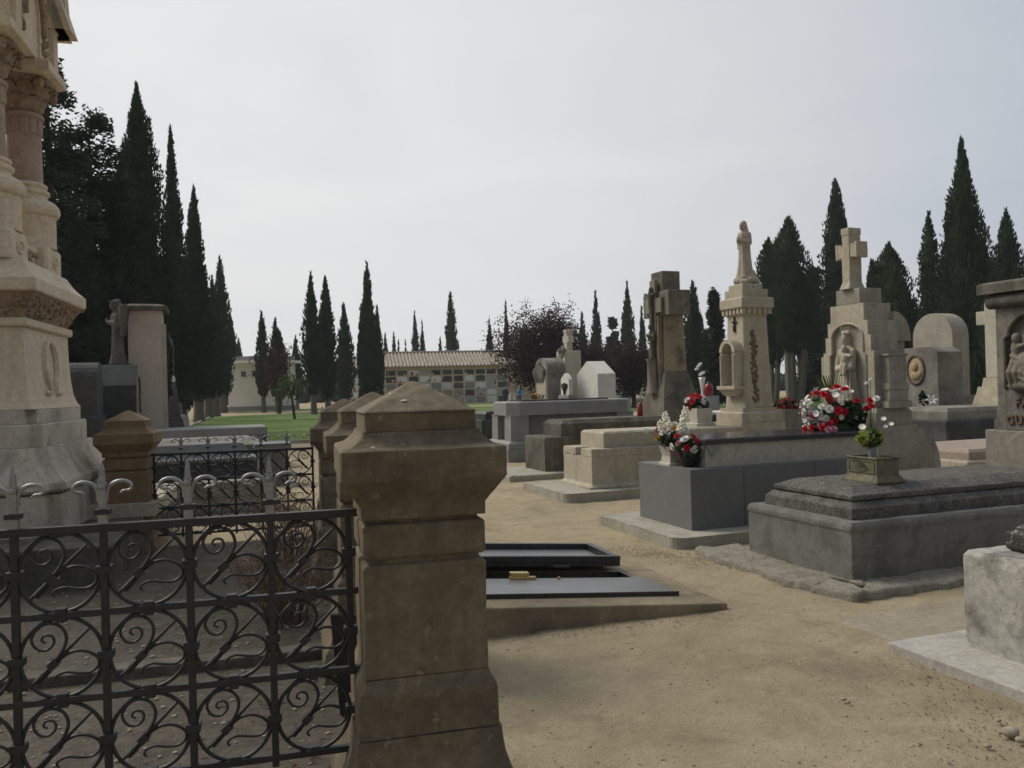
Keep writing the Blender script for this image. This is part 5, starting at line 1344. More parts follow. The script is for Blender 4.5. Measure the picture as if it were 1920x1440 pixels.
# (label, px of tip, py of tip, distance, width in px, kwargs)
T = [
 # avenue at the left
 ('great broad cypress rising highest in the avenue at the left, behind the cedar', 254, 146, 34, 104, dict(base=1.2, leaders=((-26,250,74),(-44,330,60)), power=1.35, ragged=1.25, peak=.35, trunk=.27, dens=1.3)),
 ('slender tall cypress with sky showing through, right of the broadest avenue cypress', 318, 224, 41, 50, dict(base=1.0, power=1.0, trunk=.27, dens=.95)),
 ('dense pointed cypress in the avenue, third tallest, next to the white building side', 362, 343, 50, 50, dict(base=1.1, power=1.3, trunk=.3, dens=1.2)),
 ('shorter cypress of the avenue with a blunt tip between two taller ones', 397, 515, 62, 36, dict(base=1.1, trunk=.36)),
 ('sharp tipped cypress near the far end of the avenue', 411, 477, 74, 44, dict(base=1.1, power=1.2, trunk=.38)),
 ('small cypress at the far end of the avenue beside the white building roof', 432, 588, 100, 30, dict(base=1.2)),
 ('smallest cypress of the avenue, just above the white building roof', 447, 634, 112, 24, dict(base=1.2)),
 ('dark cypress filling the gap behind the tall pale slab monument', 292, 480, 46, 66, dict(base=.6, trunk=.3)),
 ('dark bushy cypress behind the weathered statue at the left', 212, 330, 30, 110, dict(base=.3, ragged=1.3, trunk=.3)),
 ('dark low cypress beside the omega monument, behind the round topped headstone', 150, 400, 27, 110, dict(base=.3, ragged=1.3, trunk=.3)),
 ('dim cypress deep in the avenue behind the pointed one', 385, 520, 58, 40, dict(base=1.0, trunk=.3)),
 ('dark cypress filling the avenue behind the bronze relief of the tall slab', 338, 560, 54, 50, dict(base=.5, trunk=.3)),
 ('low dark cypress closing the far end of the avenue', 380, 600, 90, 34, dict(base=.3, power=1.8)),
 # lawn trees in the middle
 ('small neat cypress in front of the white building, on a short bare trunk', 490, 582, 72, 27, dict(base=1.3, peak=.28, power=1.6, trunk=.2)),
 ('blunt cypress with a second lower point, right of the small neat one', 516, 596, 73, 27, dict(base=1.1, peak=.3, power=1.7, leaders=((8,620,22),), trunk=.2)),
 ('thin pale cypress with a needle tip between the white building and the lawn pair', 554, 629, 84, 26, dict(base=.8, trunk=.2)),
 ('tall cypress left of the lawn pair, reaching the grass', 582, 507, 60, 38, dict(base=1.3, power=1.3, trunk=.22)),
 ('tall round shouldered cypress right of the lawn pair', 609, 514, 64, 38, dict(base=.9, power=1.5, trunk=.24)),
 ('middle sized cypress left of the tiled niche block', 644, 566, 76, 34, dict(base=.6, power=1.3)),
 ('dominant cypress with two side spires, in front of the tiled niche block', 687, 488, 70, 33, dict(base=.3, power=1.5, leaders=((17,572,20),(-12,578,18)), trunk=.3, dens=1.2)),
 ('stubby cypress tip just above the left end of the tiled roof', 722, 625, 120, 15, dict(base=.5)),
 ('narrow cypress tip second from the left above the tiled roof', 738, 622, 124, 13, dict(base=.5)),
 ('tiny cypress tip third from the left above the tiled roof', 747, 637, 128, 9, dict(base=.5)),
 ('tiny cypress tip standing alone above the tiled roof', 760, 637, 128, 10, dict(base=.5)),
 ('ragged cypress of the pair above the middle of the tiled roof', 777, 582, 118, 16, dict(base=.5, ragged=1.5)),
 ('smooth cypress of the pair above the middle of the tiled roof', 791, 599, 118, 14, dict(base=.5)),
 ('small bushy conifer left of the stout cypress above the tiled roof', 825, 631, 116, 15, dict(base=.5, ragged=1.5)),
 ('stout tall cypress above the right half of the tiled roof', 844, 544, 108, 26, dict(base=.5, power=1.6)),
 ('cypress at the right end of the tiled roof, partly behind the purple tree', 917, 597, 112, 20, dict(base=.5)),
 ('very thin cypress rising from the purple tree', 948, 564, 96, 14, dict(base=.5)),
 # right of centre
 ('cypress with blunt tip right of the purple tree', 1091, 585, 92, 20, dict(base=.5, power=1.7)),
 ('slim cypress between the purple tree and the big cross', 1116, 542, 94, 24, dict(base=.5)),
 ('taller pointed cypress left of the big cross', 1175, 526, 92, 30, dict(base=.5, power=1.3)),
 ('small cypress close to the left arm of the big cross', 1203, 574, 98, 20, dict(base=.5)),
 ('pointed cypress directly right of the big cross', 1299, 524, 62, 50, dict(base=.9, power=1.2, trunk=.25)),
 ('flat topped cypress left of the rounded pair behind the niche pillar', 1440, 442, 58, 42, dict(base=2.6, power=3.4, peak=.45, leaders=((12,450,24),), trunk=.2)),
 ('broad cypress with a rounded tip behind the niche pillar', 1478, 402, 56, 60, dict(base=3.4, power=2.6, peak=.36, leaders=((26,512,36),(-8,420,36)), trunk=.26)),
 ('tall pointed cypress behind the cross of the relief headstone', 1566, 328, 54, 62, dict(base=1.0, power=1.7, trunk=.3)),
 ('bushy ragged cypress right of the cross of the relief headstone', 1666, 450, 46, 84, dict(base=.8, power=2.2, ragged=1.7, peak=.3, leaders=((-28,482,34),(16,520,50)), trunk=.3)),
 ('needle thin distant cypress left of the white rounded headstone', 1718, 558, 84, 15, dict(base=.5)),
 ('narrow leaning cypress left of the tallest right hand cypress', 1741, 390, 44, 46, dict(base=.8, ragged=1.7, power=1.5, trunk=.25)),
 ('thick cypress merged with the left flank of the tallest right hand cypress', 1784, 366, 46, 58, dict(base=.8, ragged=1.2, trunk=.25)),
 ('tallest cypress at the right, behind the white rounded headstone', 1803, 250, 43, 92, dict(base=.6, power=1.05, ragged=1.0, trunk=.27, dens=1.25)),
 ('rugged cypress at the right edge above the family headstone', 1886, 386, 40, 72, dict(base=.6, ragged=1.4, power=1.25, trunk=.3)),
 # dark backing rows between the stones
 ('dark cypress behind the niche pillar statue base', 1395, 600, 72, 54, dict(base=.3, power=2.2)),
 ('dark cypress between the niche pillar and the relief headstone', 1525, 560, 66, 58, dict(base=.4, power=2.0, ragged=1.5)),
 ('dark cypress behind the family headstone', 1860, 480, 48, 80, dict(base=.3, power=2.0)),
 ('dim distant cypress left of the white rounded headstone, low', 1700, 620, 60, 44, dict(base=.3, power=2.0)),
 ('dim distant cypress low behind the shaft of the big cross', 1262, 610, 76, 50, dict(base=.3, power=2.0)),
 ('dim distant cypress low behind the relief headstone scrolls', 1620, 600, 70, 60, dict(base=.3, power=2.2)),
]
for lb, px, py, Y, wp, kw in T:
    cypress(lb, px, py, Y, wp, mat='cypress_b' if hash_(lb) % 3 == 0 else 'cypress', **kw)
# the two pale trunks seen under the crowns behind the niche pillar come from these cypresses; one leans
def bare_trunk(label, pts, r):
    o = thing('tree_trunk', label, 'tree trunk', pts[0])
    MB().tube([Vector(p)-Vector(pts[0]) for p in pts], [r*1.2, r, r*.9], 10).build('trunk', M['bark'], o)
Yt = 50
a_, b2 = at(1522, 752, Yt), at(1497, 635, Yt)
def conifer(label, px, ytop, Y, half_px, base, tiers, seed, mat='cedar', dens=1.0, name='cedar_tree', flat=.3, full=.75):
    top = at(px, ytop, Y); H = top.z; root = thing(name, label, 'tree', (top.x, Y, 0), 0, 'cedar and conifer trees')
    random.seed(seed); cr_, tk = MB(), MB(); Rm = half_px/F*Y
    tk.tube([(0,0,0),(.05,0,H*.3),(0,.05,H*.7),(0,0,H*.97)], [H*.028,H*.02,H*.01,.02], 10)
    l0 = max(.12, Y*.0056)
    for i in range(tiers):
        s = random.random()**1.15; z = base + (H-base)*s; a = random.uniform(0, 2*pi)
        ln = Rm*(1-s)**full*random.uniform(.55,1.12) + .12*Rm*random.random()
        d = Vector((cos(a), sin(a), random.uniform(-.12,.22)))
        p0 = Vector((0,0,z)); pts = [p0 + d*ln*k/5 + Vector((0,0,-.10*ln*(k/5)**2)) for k in range(6)]
        tk.tube(pts, [.05*(1-s)+.025, .035, .03, .022, .015, .008], 5)
        sd_ = Vector((-sin(a), cos(a), 0))
        for k in range(int(dens*(60 + ln*105))):
            u = random.random()**.7; p = p0 + d*ln*u + Vector((0,0,-.10*ln*u*u)) + sd_*random.gauss(0, .20*ln*(1.05-u)+.12) + Vector((0,0,random.gauss(0,flat*.5)))
            dd = d*.8 + sd_*random.gauss(0,.5) + Vector((0,0,random.gauss(.15,.35)))
            add_spray(cr_, p, dd, l0*random.uniform(.7,1.5), l0*random.uniform(.2,.36))
    for k in range(24): add_spray(cr_, Vector((random.gauss(0,.08), random.gauss(0,.08), H-random.random()*.7)), Vector((random.gauss(0,.4), random.gauss(0,.4), 1)), l0, l0*.2)
    cr_.build('crown', M[mat], root); tk.build('trunk', M['bark_dark'], root)
    return root
conifer('dark spreading cedar behind the columns of the omega monument, its tips showing against the sky', 84, 120, 25, 120, 1.5, 120, 41, dens=.95, full=.45)
conifer('dark cedar with drooping layers between the omega monument and the broadest avenue cypress', 165, 222, 28, 120, .8, 150, 42, dens=1.05, full=.32)
conifer('small dark conifer with layered branches between the big cross and the niche pillar', 1338, 552, 52, 34, .6, 90, 43, dens=1.1, name='conifer_tree')
conifer('distant open branched conifer left of the tall pointed cypress near the big cross', 1148, 596, 100, 20, 1, 60, 44, name='conifer_tree')
conifer('dark spreading conifer low behind the broad cypress right of the niche pillar', 1524, 505, 60, 36, .8, 90, 45, name='conifer_tree')
def broadleaf(label, px, ytop, Y, half_px, trunk_h, seed, mat, n, ls=.2, name='plum_tree', wisp=.25, low=.25):
    top = at(px, ytop, Y); H = top.z; root = thing(name, label, 'tree', (top.x, Y, 0), 0, 'purple leaved plum trees')
    random.seed(seed); cr_, tk = MB(), MB(); Rm = half_px/F*Y
    tk.tube([(0,0,0),(.03,.02,trunk_h*.6),(0,0,trunk_h)], [.17,.13,.12], 9)
    tips = []
    for i in range(9):
        a = 2*pi*i/9 + random.uniform(-.3,.3); out = random.uniform(.35,.8)
        e = Vector((cos(a)*Rm*out, sin(a)*Rm*out, trunk_h + (H-trunk_h)*random.uniform(.45,.85)))
        pts = catv([Vector((0,0,trunk_h*.9)), e*.45 + Vector((0,0,trunk_h*.5)), e])
        tk.tube(pts, [.09-.07*k/(len(pts)-1) for k in range(len(pts))], 6)
        for j in range(9):
            s = pts[random.randint(2, len(pts)-1)]
            e2 = s + Vector((random.gauss(0,.35)*Rm, random.gauss(0,.35)*Rm, random.uniform(-.1,.42)*(H-trunk_h)))
            e2.z = min(e2.z, H*1.0)
            tk.tube([s, (s+e2)/2 + Vector((0,0,.1)), e2], [.03,.02,.006], 4); tips += [e2, (s+e2)/2]
    mx = max(t.z for t in tips)
    for i in range(n):
        t_ = random.choice(tips); g_ = Vector((random.gauss(0,.17)*Rm, random.gauss(0,.17)*Rm, random.gauss(-.15,.42)))
        p = t_ + g_
        if p.z > H*1.02 or p.z < trunk_h*low: continue
        if p.z > H*.82 and random.random() < .45: continue
        leafquad3(cr_, p, ls*random.uniform(.6,1.2))
    for i in range(int(26*wisp*4)):
        t_ = random.choice(tips); 
        if t_.z < H*.6: continue
        e = t_ + Vector((random.gauss(0,.3), random.gauss(0,.3), random.uniform(.3,.9)))
        tk.tube([t_, e], [.014,.005], 3)
        for k in range(6): leafquad3(cr_, t_.lerp(e, random.random()) + Vector((random.gauss(0,.06),)*3), ls*.7)
    cr_.build('crown', M[mat], root); tk.build('trunk', M['bark_dark'], root); return root
def catv(ps, n=4):
    out = []; q = [ps[0]] + list(ps) + [ps[-1]]
    for i in range(1, len(q)-2):
        p0,p1,p2,p3 = q[i-1:i+3]
        for k in range(n):
            s = k/n; out.append(.5*((2*p1)+(p2-p0)*s+(2*p0-5*p1+4*p2-p3)*s*s+(3*p1-p0-3*p2+p3)*s**3))
    out.append(ps[-1]); return out
def leafquad3(mb, p, s):
    d = Vector((random.gauss(0,1), random.gauss(0,1), random.gauss(0,.7))).normalized(); n = d.cross(Vector((random.gauss(0,1), random.gauss(0,1), random.gauss(0,1)))).normalized()
    i = len(mb.v); mb.v += [tuple(p-d*s*.5), tuple(p+n*s*.32), tuple(p+d*s*.5), tuple(p-n*s*.32)]; mb.f.append([i,i+1,i+2,i+3]); mb.sm.append(False)
broadleaf('large dark purple plum tree in front of the right end of the tiled roof', 1005, 582, 58, 76, 1.4, 51, 'prunus', 20000, .19)
broadleaf('airy upright purple plum tree with bare twigs on top, behind the pale cross pillar', 1050, 566, 60, 50, 1.6, 52, 'prunus', 9000, .18, wisp=.6)
broadleaf('low purple plum tree left of the big cross', 1185, 640, 56, 46, 1.2, 53, 'prunus', 11000, .19)
broadleaf('low purple plum tree behind the white gabled stele', 1112, 640, 64, 44, 1.2, 56, 'prunus', 9000, .19)
broadleaf('thin reddish plum tree in front of the white building', 520, 625, 66, 42, 1.6, 54, 'prunus_r', 1500, .2)
broadleaf('dim reddish plum tree between the lawn cypresses', 612, 660, 66, 28, 1.4, 55, 'prunus_r', 2000, .2)
o = thing('young_tree', 'young thin leaning tree with a small green crown on the lawn', 'tree', at(553, 787, 50).to_2d().to_3d())
dx = (at(546, 735, 50)-at(553, 787, 50)); m = MB(); m.tube([(0,0,0),(dx.x*.5,0,.8),(dx.x,0,1.75)],[.09,.075,.06],8); m.build('trunk', M['bark_dark'], o)
m = MB(); random.seed(61)
for i in range(500): leafquad3(m, Vector((dx.x+random.gauss(0,.4), random.gauss(0,.35), 1.95+random.gauss(0,.32))), .2)
m.build('crown', M['greenleaf'], o)

random.seed(90); tl = MB()
for i in range(240):
    x = -110 + 230*random.random(); y = 138 + random.uniform(-4, 6); r = random.uniform(1.6, 3.2); h_ = random.uniform(2.2, 4.6)
    tl.ell((x, y, h_*.45), (r, r, h_*.5), 8)
    for k in range(46): leafquad3(tl, Vector((x+random.gauss(0,r*.55), y-random.random()*r, h_*random.uniform(.1,1.06))), .7)
kind(tl.build('treeline', M['cypress_b']), 'stuff')
# ------------------------------------------------------------------ flowers and pots
_fc = {}
def flower_mesh(kind_, mat):
    random.seed(hash_(kind_)); m = MB()
    if kind_ == 'carnation':
        for ly in range(5):
            n = 11 - ly; el = .1 + ly*.30; rr = 1 - ly*.13
            for k in range(n):
                a = 2*pi*(k+.5*(ly%2))/n + random.uniform(-.15,.15); d = Vector((cos(a)*cos(el), sin(a)*cos(el), sin(el))); s = Vector((-sin(a), cos(a), 0))
                w_ = .36*rr; e = d*rr
                m.add([d*.15-s*.08, e*.7-s*w_*.8, e-s*w_*.4+Vector((0,0,random.uniform(-.1,.1))), e*1.04+Vector((0,0,random.uniform(-.1,.1))), e+s*w_*.4+Vector((0,0,random.uniform(-.1,.1))), e*.7+s*w_*.8, d*.15+s*.08], [(0,1,2,3,4,5,6)])
    elif kind_ == 'daisy':
        for ly in range(2):
            for k in range(13):
                a = 2*pi*(k+.5*ly)/13; d = Vector((cos(a), sin(a), .22+.25*ly)); s = Vector((-sin(a), cos(a), 0))*.17
                m.add([d*.12, d*.55-s, d*.95-s*.6, d*1.02, d*.95+s*.6, d*.55+s], [(0,1,2,3,4,5)])
        m.ell((0,0,.12),(.25,.25,.14),8)
    elif kind_ == 'lily':
        for k in range(6):
            a = 2*pi*k/6; d = Vector((cos(a), sin(a), 0)); s = Vector((-sin(a), cos(a), 0)); z = Vector((0,0,1))
            c_ = [(.08,-.3,.06),(.3,.1,.2),(.65,.35,.24),(1.0,.3,.14),(1.2,.1,.02)]
            vs = []
            for r_, h_, w_ in c_: vs += [d*r_+z*h_-s*w_, d*r_+z*(h_-.05), d*r_+z*h_+s*w_]
            m.add(vs, [(i*3+j, i*3+j+1, i*3+j+4, i*3+j+3) for i in range(4) for j in range(2)], True)
    elif kind_ == 'calla':
        n = 14; rings = []
        for r_, z_ in ((.12,-1.2),(.18,-.5),(.32,0),(.6,.45)): rings.append([(r_*cos(2*pi*k/n), r_*sin(2*pi*k/n), z_+(.5*r_*max(0,cos(2*pi*k/n)) if z_ > .2 else 0)) for k in range(n)])
        m.loft(rings, True, cap=False)
    elif kind_ == 'stock':
        for k in range(20):
            a = k*2.4; z_ = -1.2+k*.12; r_ = .62*(1-.6*k/20)
            m.ell((r_*cos(a), r_*sin(a), z_), (.34-.008*k,.34-.008*k,.27-.005*k), 6)
    return m
def flower(par, kind_, mat, p, d, s):
    key = (kind_, mat)
    if key not in _fc:
        o = flower_mesh(kind_, mat).build(kind_ + '_bloom', M[mat]); _fc[key] = o
    else: o = _fc[key].copy(); C.objects.link(o)
    o.parent = par; o.location = p; o.scale = (s,)*3
    q = Vector(d).to_track_quat('Z', 'Y'); o.rotation_mode = 'QUATERNION'; o.rotation_quaternion = q
    return o
def stems(par, origin, tips, mat='stem', r=.003):
    m = MB()
    for t_ in tips:
        t_ = Vector(t_); o = Vector(origin)
        m.tube([o, o.lerp(t_, .5)+Vector((0,0,.02)), t_], r, 4)
    m.build('stems', M[mat], par)
def foliage(par, c, rad, n, s, mat, seed):
    random.seed(seed); m = MB()
    for i in range(n):
        d = Vector((random.gauss(0,1), random.gauss(0,1), random.gauss(0,1))).normalized()*random.random()**.4
        p = Vector(c) + Vector((d.x*rad[0], d.y*rad[1], d.z*rad[2])); leafquad3(m, p, s*random.uniform(.6,1.3))
    m.build('leaves', M[mat], par)
def cluster(par, origin, c, rad, spec, seed, facing=(-.45,-.6,.55), gap=.7):
    """blooms spread over the outer half of an ellipsoid, spaced apart"""
    random.seed(seed); done = []; tips = []
    for kind_, mat, s, n in spec:
        for i in range(n):
            best = None
            for _ in range(40):
                d = Vector((random.gauss(0,1), random.gauss(0,1), random.gauss(0,1))).normalized()
                if d.dot(Vector(facing)) < -.1: continue
                p = Vector((c[0]+d.x*rad[0], c[1]+d.y*rad[1], c[2]+d.z*rad[2]))
                dm = min([(p-q).length for q in done] + [9])
                if best is None or dm > best[0]: best = (dm, p, d)
                if dm > s*1.7: break
            if best is None: continue
            done.append(best[1]); p, d = best[1], best[2]
            flower(par, kind_, mat, p, d + Vector((random.gauss(0,.25), random.gauss(0,.25), random.gauss(.15,.2))), s*random.uniform(.85,1.15)); tips.append(p)
    stems(par, origin, tips)
# big red and white arrangement lying on the dark granite top
bo = thing('flower_arrangement', 'large red and white flower arrangement on the dark granite top below the relief headstone', 'flowers', tw(o3, 2.16, -.10, .985), TT)
cluster(bo, (.05,0,.1), (-.06,.06,.24), (.24,.30,.21), [('lily','white_fl',.07,6),('carnation','white_fl',.045,9),('daisy','white_fl',.04,8),('carnation','red_fl',.047,15),('carnation','white_fl',.045,3),('daisy','cream_fl',.04,3)], 71, (-.85,.1,.3))
for i_, (kd, mt, s_, yy) in enumerate((('carnation','red_fl',.048,.16),('daisy','white_fl',.042,.24),('carnation','red_fl',.05,.05),('daisy','white_fl',.044,-.02),('carnation','white_fl',.045,-.1),('carnation','red_fl',.048,-.16),('lily','white_fl',.07,.0),('daisy','white_fl',.04,.1),('carnation','red_fl',.05,-.05),('daisy','white_fl',.042,-.2),('carnation','red_fl',.045,-.26))):
    flower(bo, kd, mt, (.02+.04*sin(i_*2.1), yy*1.1, .45+.04*sin(i_*1.7)-.6*max(0,abs(yy)-.12)), (-.4,-.2,.9), s_)
for i_, (xx, yy, zz) in enumerate(((-.26,.12,.05),(-.3,.02,.04),(-.27,-.1,.05),(-.24,.2,.07),(-.33,.1,.02),(-.2,-.16,.08))):
    flower(bo, 'carnation' if i_ % 3 else 'daisy', 'red_fl' if i_ % 3 else 'white_fl', (xx, yy, zz), (-.9,.05,.2), .046)
foliage(bo, (.08,-.06,.17), (.20,.28,.17), 1100, .06, 'darkleaf', 72); foliage(bo, (-.2,.06,.06), (.12,.2,.06), 160, .05, 'darkleaf', 73)
m = MB(); random.seed(3)
for k in range(9):
    a = random.uniform(0,2*pi); m.tube([(0,0.05,.2),(.05*cos(a),.1+.06*sin(a),.45),(.08*cos(a)-.03,.14+.10*sin(a),.62)],[.008,.012,.004],5)
m.build('lily_buds', M['greenleaf'], bo)
m = MB(); m.rects([(-.2,.22,-.22,.22,.0),(-.2,.22,-.22,.22,.08)]); m.build('foam_base', M['darkleaf'], bo)
sp = thing('flower_sprig', 'red and white carnation sprig standing against the relief headstone', 'flowers', tw(o3, 2.36, -.42, .985), TT)
for i,(p,mt) in enumerate((((0,.0,.33),'red_fl'),((-.03,-.05,.27),'red_fl'),((.02,-.07,.35),'white_fl'),((-.02,.03,.24),'red_fl'),((.0,.05,.52),'white_fl'),((.03,.02,.56),'white_fl'))): flower(sp, 'carnation', mt, p, (-.5,-.4,.6), .042 if i < 4 else .022)
stems(sp, (0,0,0), [(0,0,.33),(-.03,-.05,.27),(.02,-.07,.35),(0,.05,.52),(.03,.02,.56)])
pk = thing('carnation_bunch', 'small pink carnation bunch lying at the edge of the dark granite top', 'flowers', tw(o3, 1.80, -.40, .985), TT)
for p in ((0,0,.03),(.06,-.01,.035),(.1,.03,.03)): flower(pk, 'carnation', 'pink_fl', p, (-.3,-.6,.6), .042)
stems(pk, (.2,.2,.02), [(0,0,.03),(.06,-.01,.035)])
# pots at the foot of the granite grave
pt = thing('stone_pot', 'square flared cream stone pot on the corner of the grey granite grave', 'flower pot', tw(o3, .135, .02, .70), TT)
MB().rects([(-.115,.115,-.115,.115,0),(-.115,.115,-.115,.115,.02),(-.095,.095,-.095,.095,.035),(-.085,.085,-.085,.085,.10),(-.105,.105,-.105,.105,.19),(-.11,.11,-.11,.11,.2),(-.09,.09,-.09,.09,.2),(-.08,.08,-.08,.08,.14)]).build('pot', M['cream'], pt, .004)
bq = thing('mixed_bouquet', 'mixed bouquet of white stocks, calla lilies and yellow blooms in the cream stone pot', 'flowers', tw(o3, .135, .02, .88), TT)
for p, d, s in (((-.06,.02,.30),(-.2,0,1),.07),((.06,-.16,.36),(.1,-.1,1),.065),((.02,-.17,.25),(.2,-.2,1),.06),((-.1,.05,.22),(-.4,.1,1),.065),((-.05,-.04,.22),(-.4,-.2,1),.06)): flower(bq, 'stock', 'cream_fl', p, d, s)
for p, d in (((-.19,.16,.19),(-.8,.5,-.1)),((-.02,-.05,.15),(-.5,-.6,.3))): flower(bq, 'calla', 'white_fl', p, d, .06)
for p in ((-.12,.10,.10),(-.02,-.06,.21)): flower(bq, 'carnation', 'yellow_fl', p, (-.5,-.4,.6), .036)
for p, mt in (((.04,-.12,.16),'mauve_fl'),((.0,-.16,.1),'mauve_fl'),((-.1,.12,.18),'pink_fl'),((-.06,-.02,.12),'white_fl'),((-.1,.02,.16),'white_fl'),((.06,-.17,.19),'white_fl'),((.02,-.02,.24),'cream_fl')): flower(bq, 'carnation', mt, p, (-.5,-.5,.5), .042)
foliage(bq, (-.01,.0,.08), (.14,.16,.1), 380, .06, 'darkleaf', 74); stems(bq, (0,0,-.03), [(-.06,.02,.25),(.09,-.10,.33),(-.19,.16,.18),(.05,-.13,.25)])
ur = thing('glazed_vase', 'shiny black vase beside the cream stone pot on the grey granite grave', 'vase', tw(o3, .17, -.24, .70), TT)
MB().lathe([(.07,0),(.09,.02),(.115,.09),(.12,.15),(.10,.2),(.075,.215),(.085,.23),(.07,.23),(.06,.2)], n=24).build('vase', M['blackglaze'], ur)
uc = thing('carnation_bouquet', 'drooping red and white carnation bouquet in the shiny black vase', 'flowers', tw(o3, .17, -.24, .88), TT)
cluster(uc, (0,0,0), (-.04,.02,.04), (.13,.16,.11), [('carnation','red_fl',.042,6),('carnation','white_fl',.045,4),('carnation','pink_fl',.04,2)], 75, (-.6,-.3,.6))
foliage(uc, (.0,-.02,.0), (.13,.15,.12), 420, .06, 'darkleaf', 76)
# vase of lime flowers on the lichened lid
vs_ = thing('small_vase', 'little metal vase standing in the mossy stone flower box', 'vase', tw(o1, .66, -.16, .80), TT)
MB().lathe([(.03,0),(.035,.02),(.03,.14),(.042,.19),(.034,.19),(.025,.1)], n=16).build('vase', M['granite_light'], vs_)
lb_ = thing('small_posy', 'small posy of lime green leaves and pale daisies in the little metal vase', 'flowers', tw(o1, .66, -.16, .96), TT)
foliage(lb_, (0,.02,.10), (.11,.12,.08), 200, .05, 'limeleaf', 77); foliage(lb_, (0,0,.10), (.07,.08,.09), 160, .05, 'greenleaf', 78)
for p, mt, s in (((-.05,.05,.19),'cream_fl',.03),((-.04,.03,.15),'white_fl',.03),((-.06,.0,.12),'white_fl',.022),((.04,-.09,.26),'white_fl',.022),((.05,-.16,.22),'white_fl',.02),((.03,-.12,.2),'mauve_fl',.018)): flower(lb_, 'daisy', mt, p, (-.4,-.5,.6), s)
stems(lb_, (0,0,0), [(-.05,.05,.19),(.04,-.09,.26),(.05,-.16,.22),(-.06,0,.12)], r=.002)
# pot before the niche
np_ = thing('stone_trough', 'small cream stone trough on the beige lid below the niche', 'flower pot', tw(o4, 2.08, .05, .90), TT)
MB().rects([(-.17,.17,-.22,.22,0),(-.17,.17,-.22,.22,.04),(-.13,.13,-.18,.18,.05),(-.14,.14,-.19,.19,.27),(-.11,.11,-.16,.16,.27),(-.1,.1,-.15,.15,.2)]).build('trough', M['cream'], np_, .005)
nb = thing('carnation_bouquet', 'red and white bouquet in the cream trough below the niche', 'flowers', tw(o4, 2.08, .05, 1.15), TT)
cluster(nb, (0,0,0), (-.02,.02,.1), (.15,.18,.12), [('carnation','red_fl',.052,6),('carnation','white_fl',.055,5),('lily','white_fl',.06,2)], 79, (-.7,-.3,.5))
foliage(nb, (0,0,.07), (.16,.2,.1), 300, .07, 'darkleaf', 80)
gp = thing('flower_pot', 'dark stone pot of red flowers beyond the niche pillar', 'flower pot', at(1477, 806, 13.3), TT)
MB().rects([(-.17,.17,-.17,.17,-.9),(-.17,.17,-.17,.17,-.02),(-.19,.19,-.19,.19,0),(-.2,.2,-.2,.2,.03),(-.17,.17,-.17,.17,.05),(-.19,.19,-.19,.19,.34),(-.16,.16,-.16,.16,.34),(-.15,.15,-.15,.15,.28)]).build('pot', M['stele_grey'], gp, .006)
gb = thing('red_bouquet', 'bunch of coral red flowers in the dark pot beyond the niche pillar', 'flowers', at(1477, 778, 13.3), TT)
cluster(gb, (0,0,0), (0,0,.12), (.15,.17,.15), [('carnation','coral_fl',.045,20)], 81, (-.5,-.5,.6)); foliage(gb, (0,.05,.1), (.2,.24,.13), 300, .08, 'darkleaf', 82)
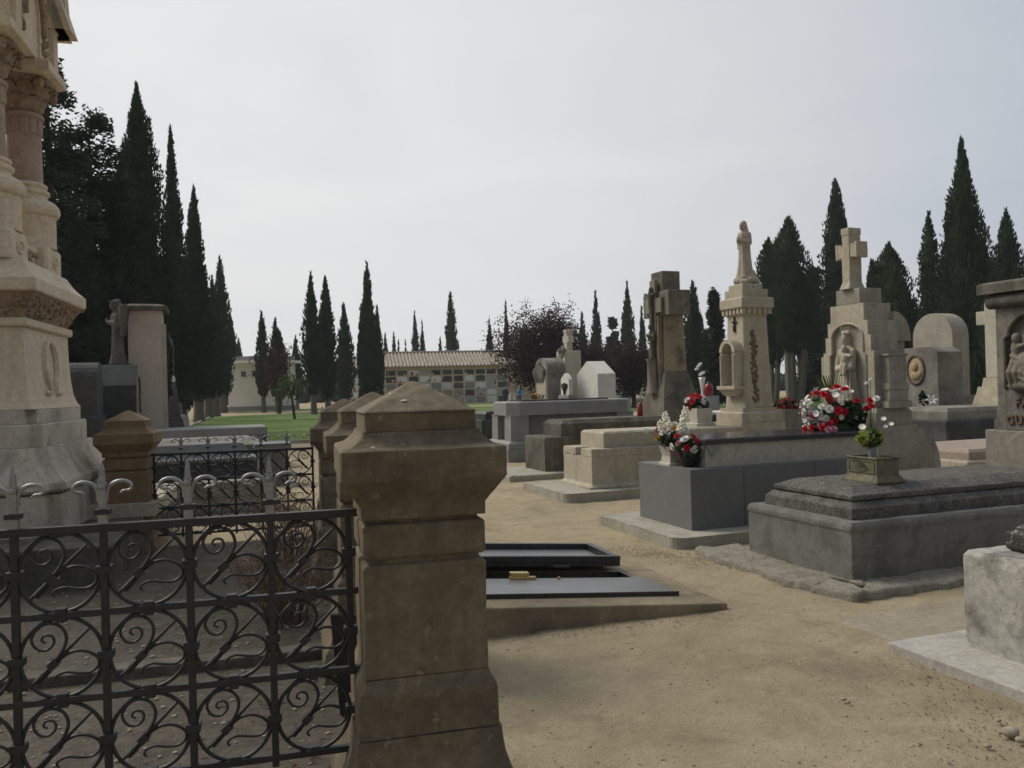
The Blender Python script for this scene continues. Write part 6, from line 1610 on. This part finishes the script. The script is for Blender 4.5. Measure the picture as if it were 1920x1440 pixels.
# grave candle, lantern, vase
cd = thing('grave_candle', 'tall red plastic grave candle on the dark lid at the foot of the big cross', 'candle', tw(o5, 2.1, -.05, .97), TT)
MB().lathe([(.05,0),(.055,.01),(.05,.2),(.035,.215)], n=16).build('red_cup', M['redglass'], cd)
MB().lathe([(.03,.2151),(.045,.218),(.045,.225),(.012,.25)], n=16).build('lid', M['redglass'], cd)
ln = thing('grave_lantern', 'round dark red grave lantern on the pale grey plinth', 'lantern', PL + A*0 + B*(-.14), TT)
MB().lathe([(.07,0),(.09,.05),(.095,.15),(.08,.22),(.045,.26)], n=18).build('red_cup', M['redglass'], ln); MB().lathe([(.04,.261),(.045,.27),(.03,.29),(.01,.31)], n=12).build('lid', M['dark_granite'], ln)
vw = thing('white_vase', 'thin white vase with tall white flowers on the pale grey plinth', 'vase', PL + B*.10, TT)
MB().lathe([(.05,0),(.02,.04),(.03,.14),(.06,.34),(.075,.40),(.06,.39)], n=14).build('vase', M['whitepaint'], vw)
wf = thing('white_bouquet', 'tall thin white blooms in the white vase left of the niche pillar', 'flowers', PL + B*.10 + Vector((0,0,.36)), TT)
for p in ((0,.0,.12),(.0,.05,.1),(0,-.05,.13),(0,.12,.28),(0,.2,.22),(0,.06,.32)): flower(wf, 'carnation', 'white_fl', p, (-.5,-.4,.7), .045)
stems(wf, (0,0,0), [(0,.12,.28),(0,.2,.22),(0,.06,.32),(0,0,.12)])
og = thing('orange_bouquet', 'low bunch of pale orange flowers at the foot of the grey arched gravestone', 'flowers', at(1006, 744, 20.6), TT)
cluster(og, (0,0,0), (0,0,.0), (.13,.16,.06), [('carnation','orange_fl',.06,7),('carnation','cream_fl',.06,3)], 83, (-.3,-.5,.8)); foliage(og, (0,0,0), (.18,.2,.06), 120, .08, 'greenleaf', 84)
MB().rects([(-.2,.2,-.2,.2,-1.3),(-.2,.2,-.2,.2,-.05)]).build('stand', M['stele_grey'], og, .01)
wl = thing('white_lily', 'single white bloom with dark leaves lying on the base beside the relief headstone', 'flowers', tw(o3, 3.0, -.60, 1.23), TT)
flower(wl, 'lily', 'white_fl', (0,-.04,.07), (-.4,-.7,.4), .06); foliage(wl, (-.02,.03,.09), (.06,.05,.08), 40, .06, 'darkleaf', 85)

# thin air over the whole cemetery
hz = MB().box(-130, 130, -40, 190, -1.5, 24).build('haze', None or bpy.data.materials.new('thin air')); kind(hz, 'stuff')
hm = hz.data.materials[0]; hm.use_nodes = True; t = hm.node_tree; t.nodes.clear()
ho = t.nodes.new('ShaderNodeOutputMaterial'); hv = t.nodes.new('ShaderNodeVolumePrincipled')
hv.inputs['Color'].default_value = (.93, .96, 1, 1); hv.inputs['Density'].default_value = .0005
t.links.new(hv.outputs[0], ho.inputs['Volume'])
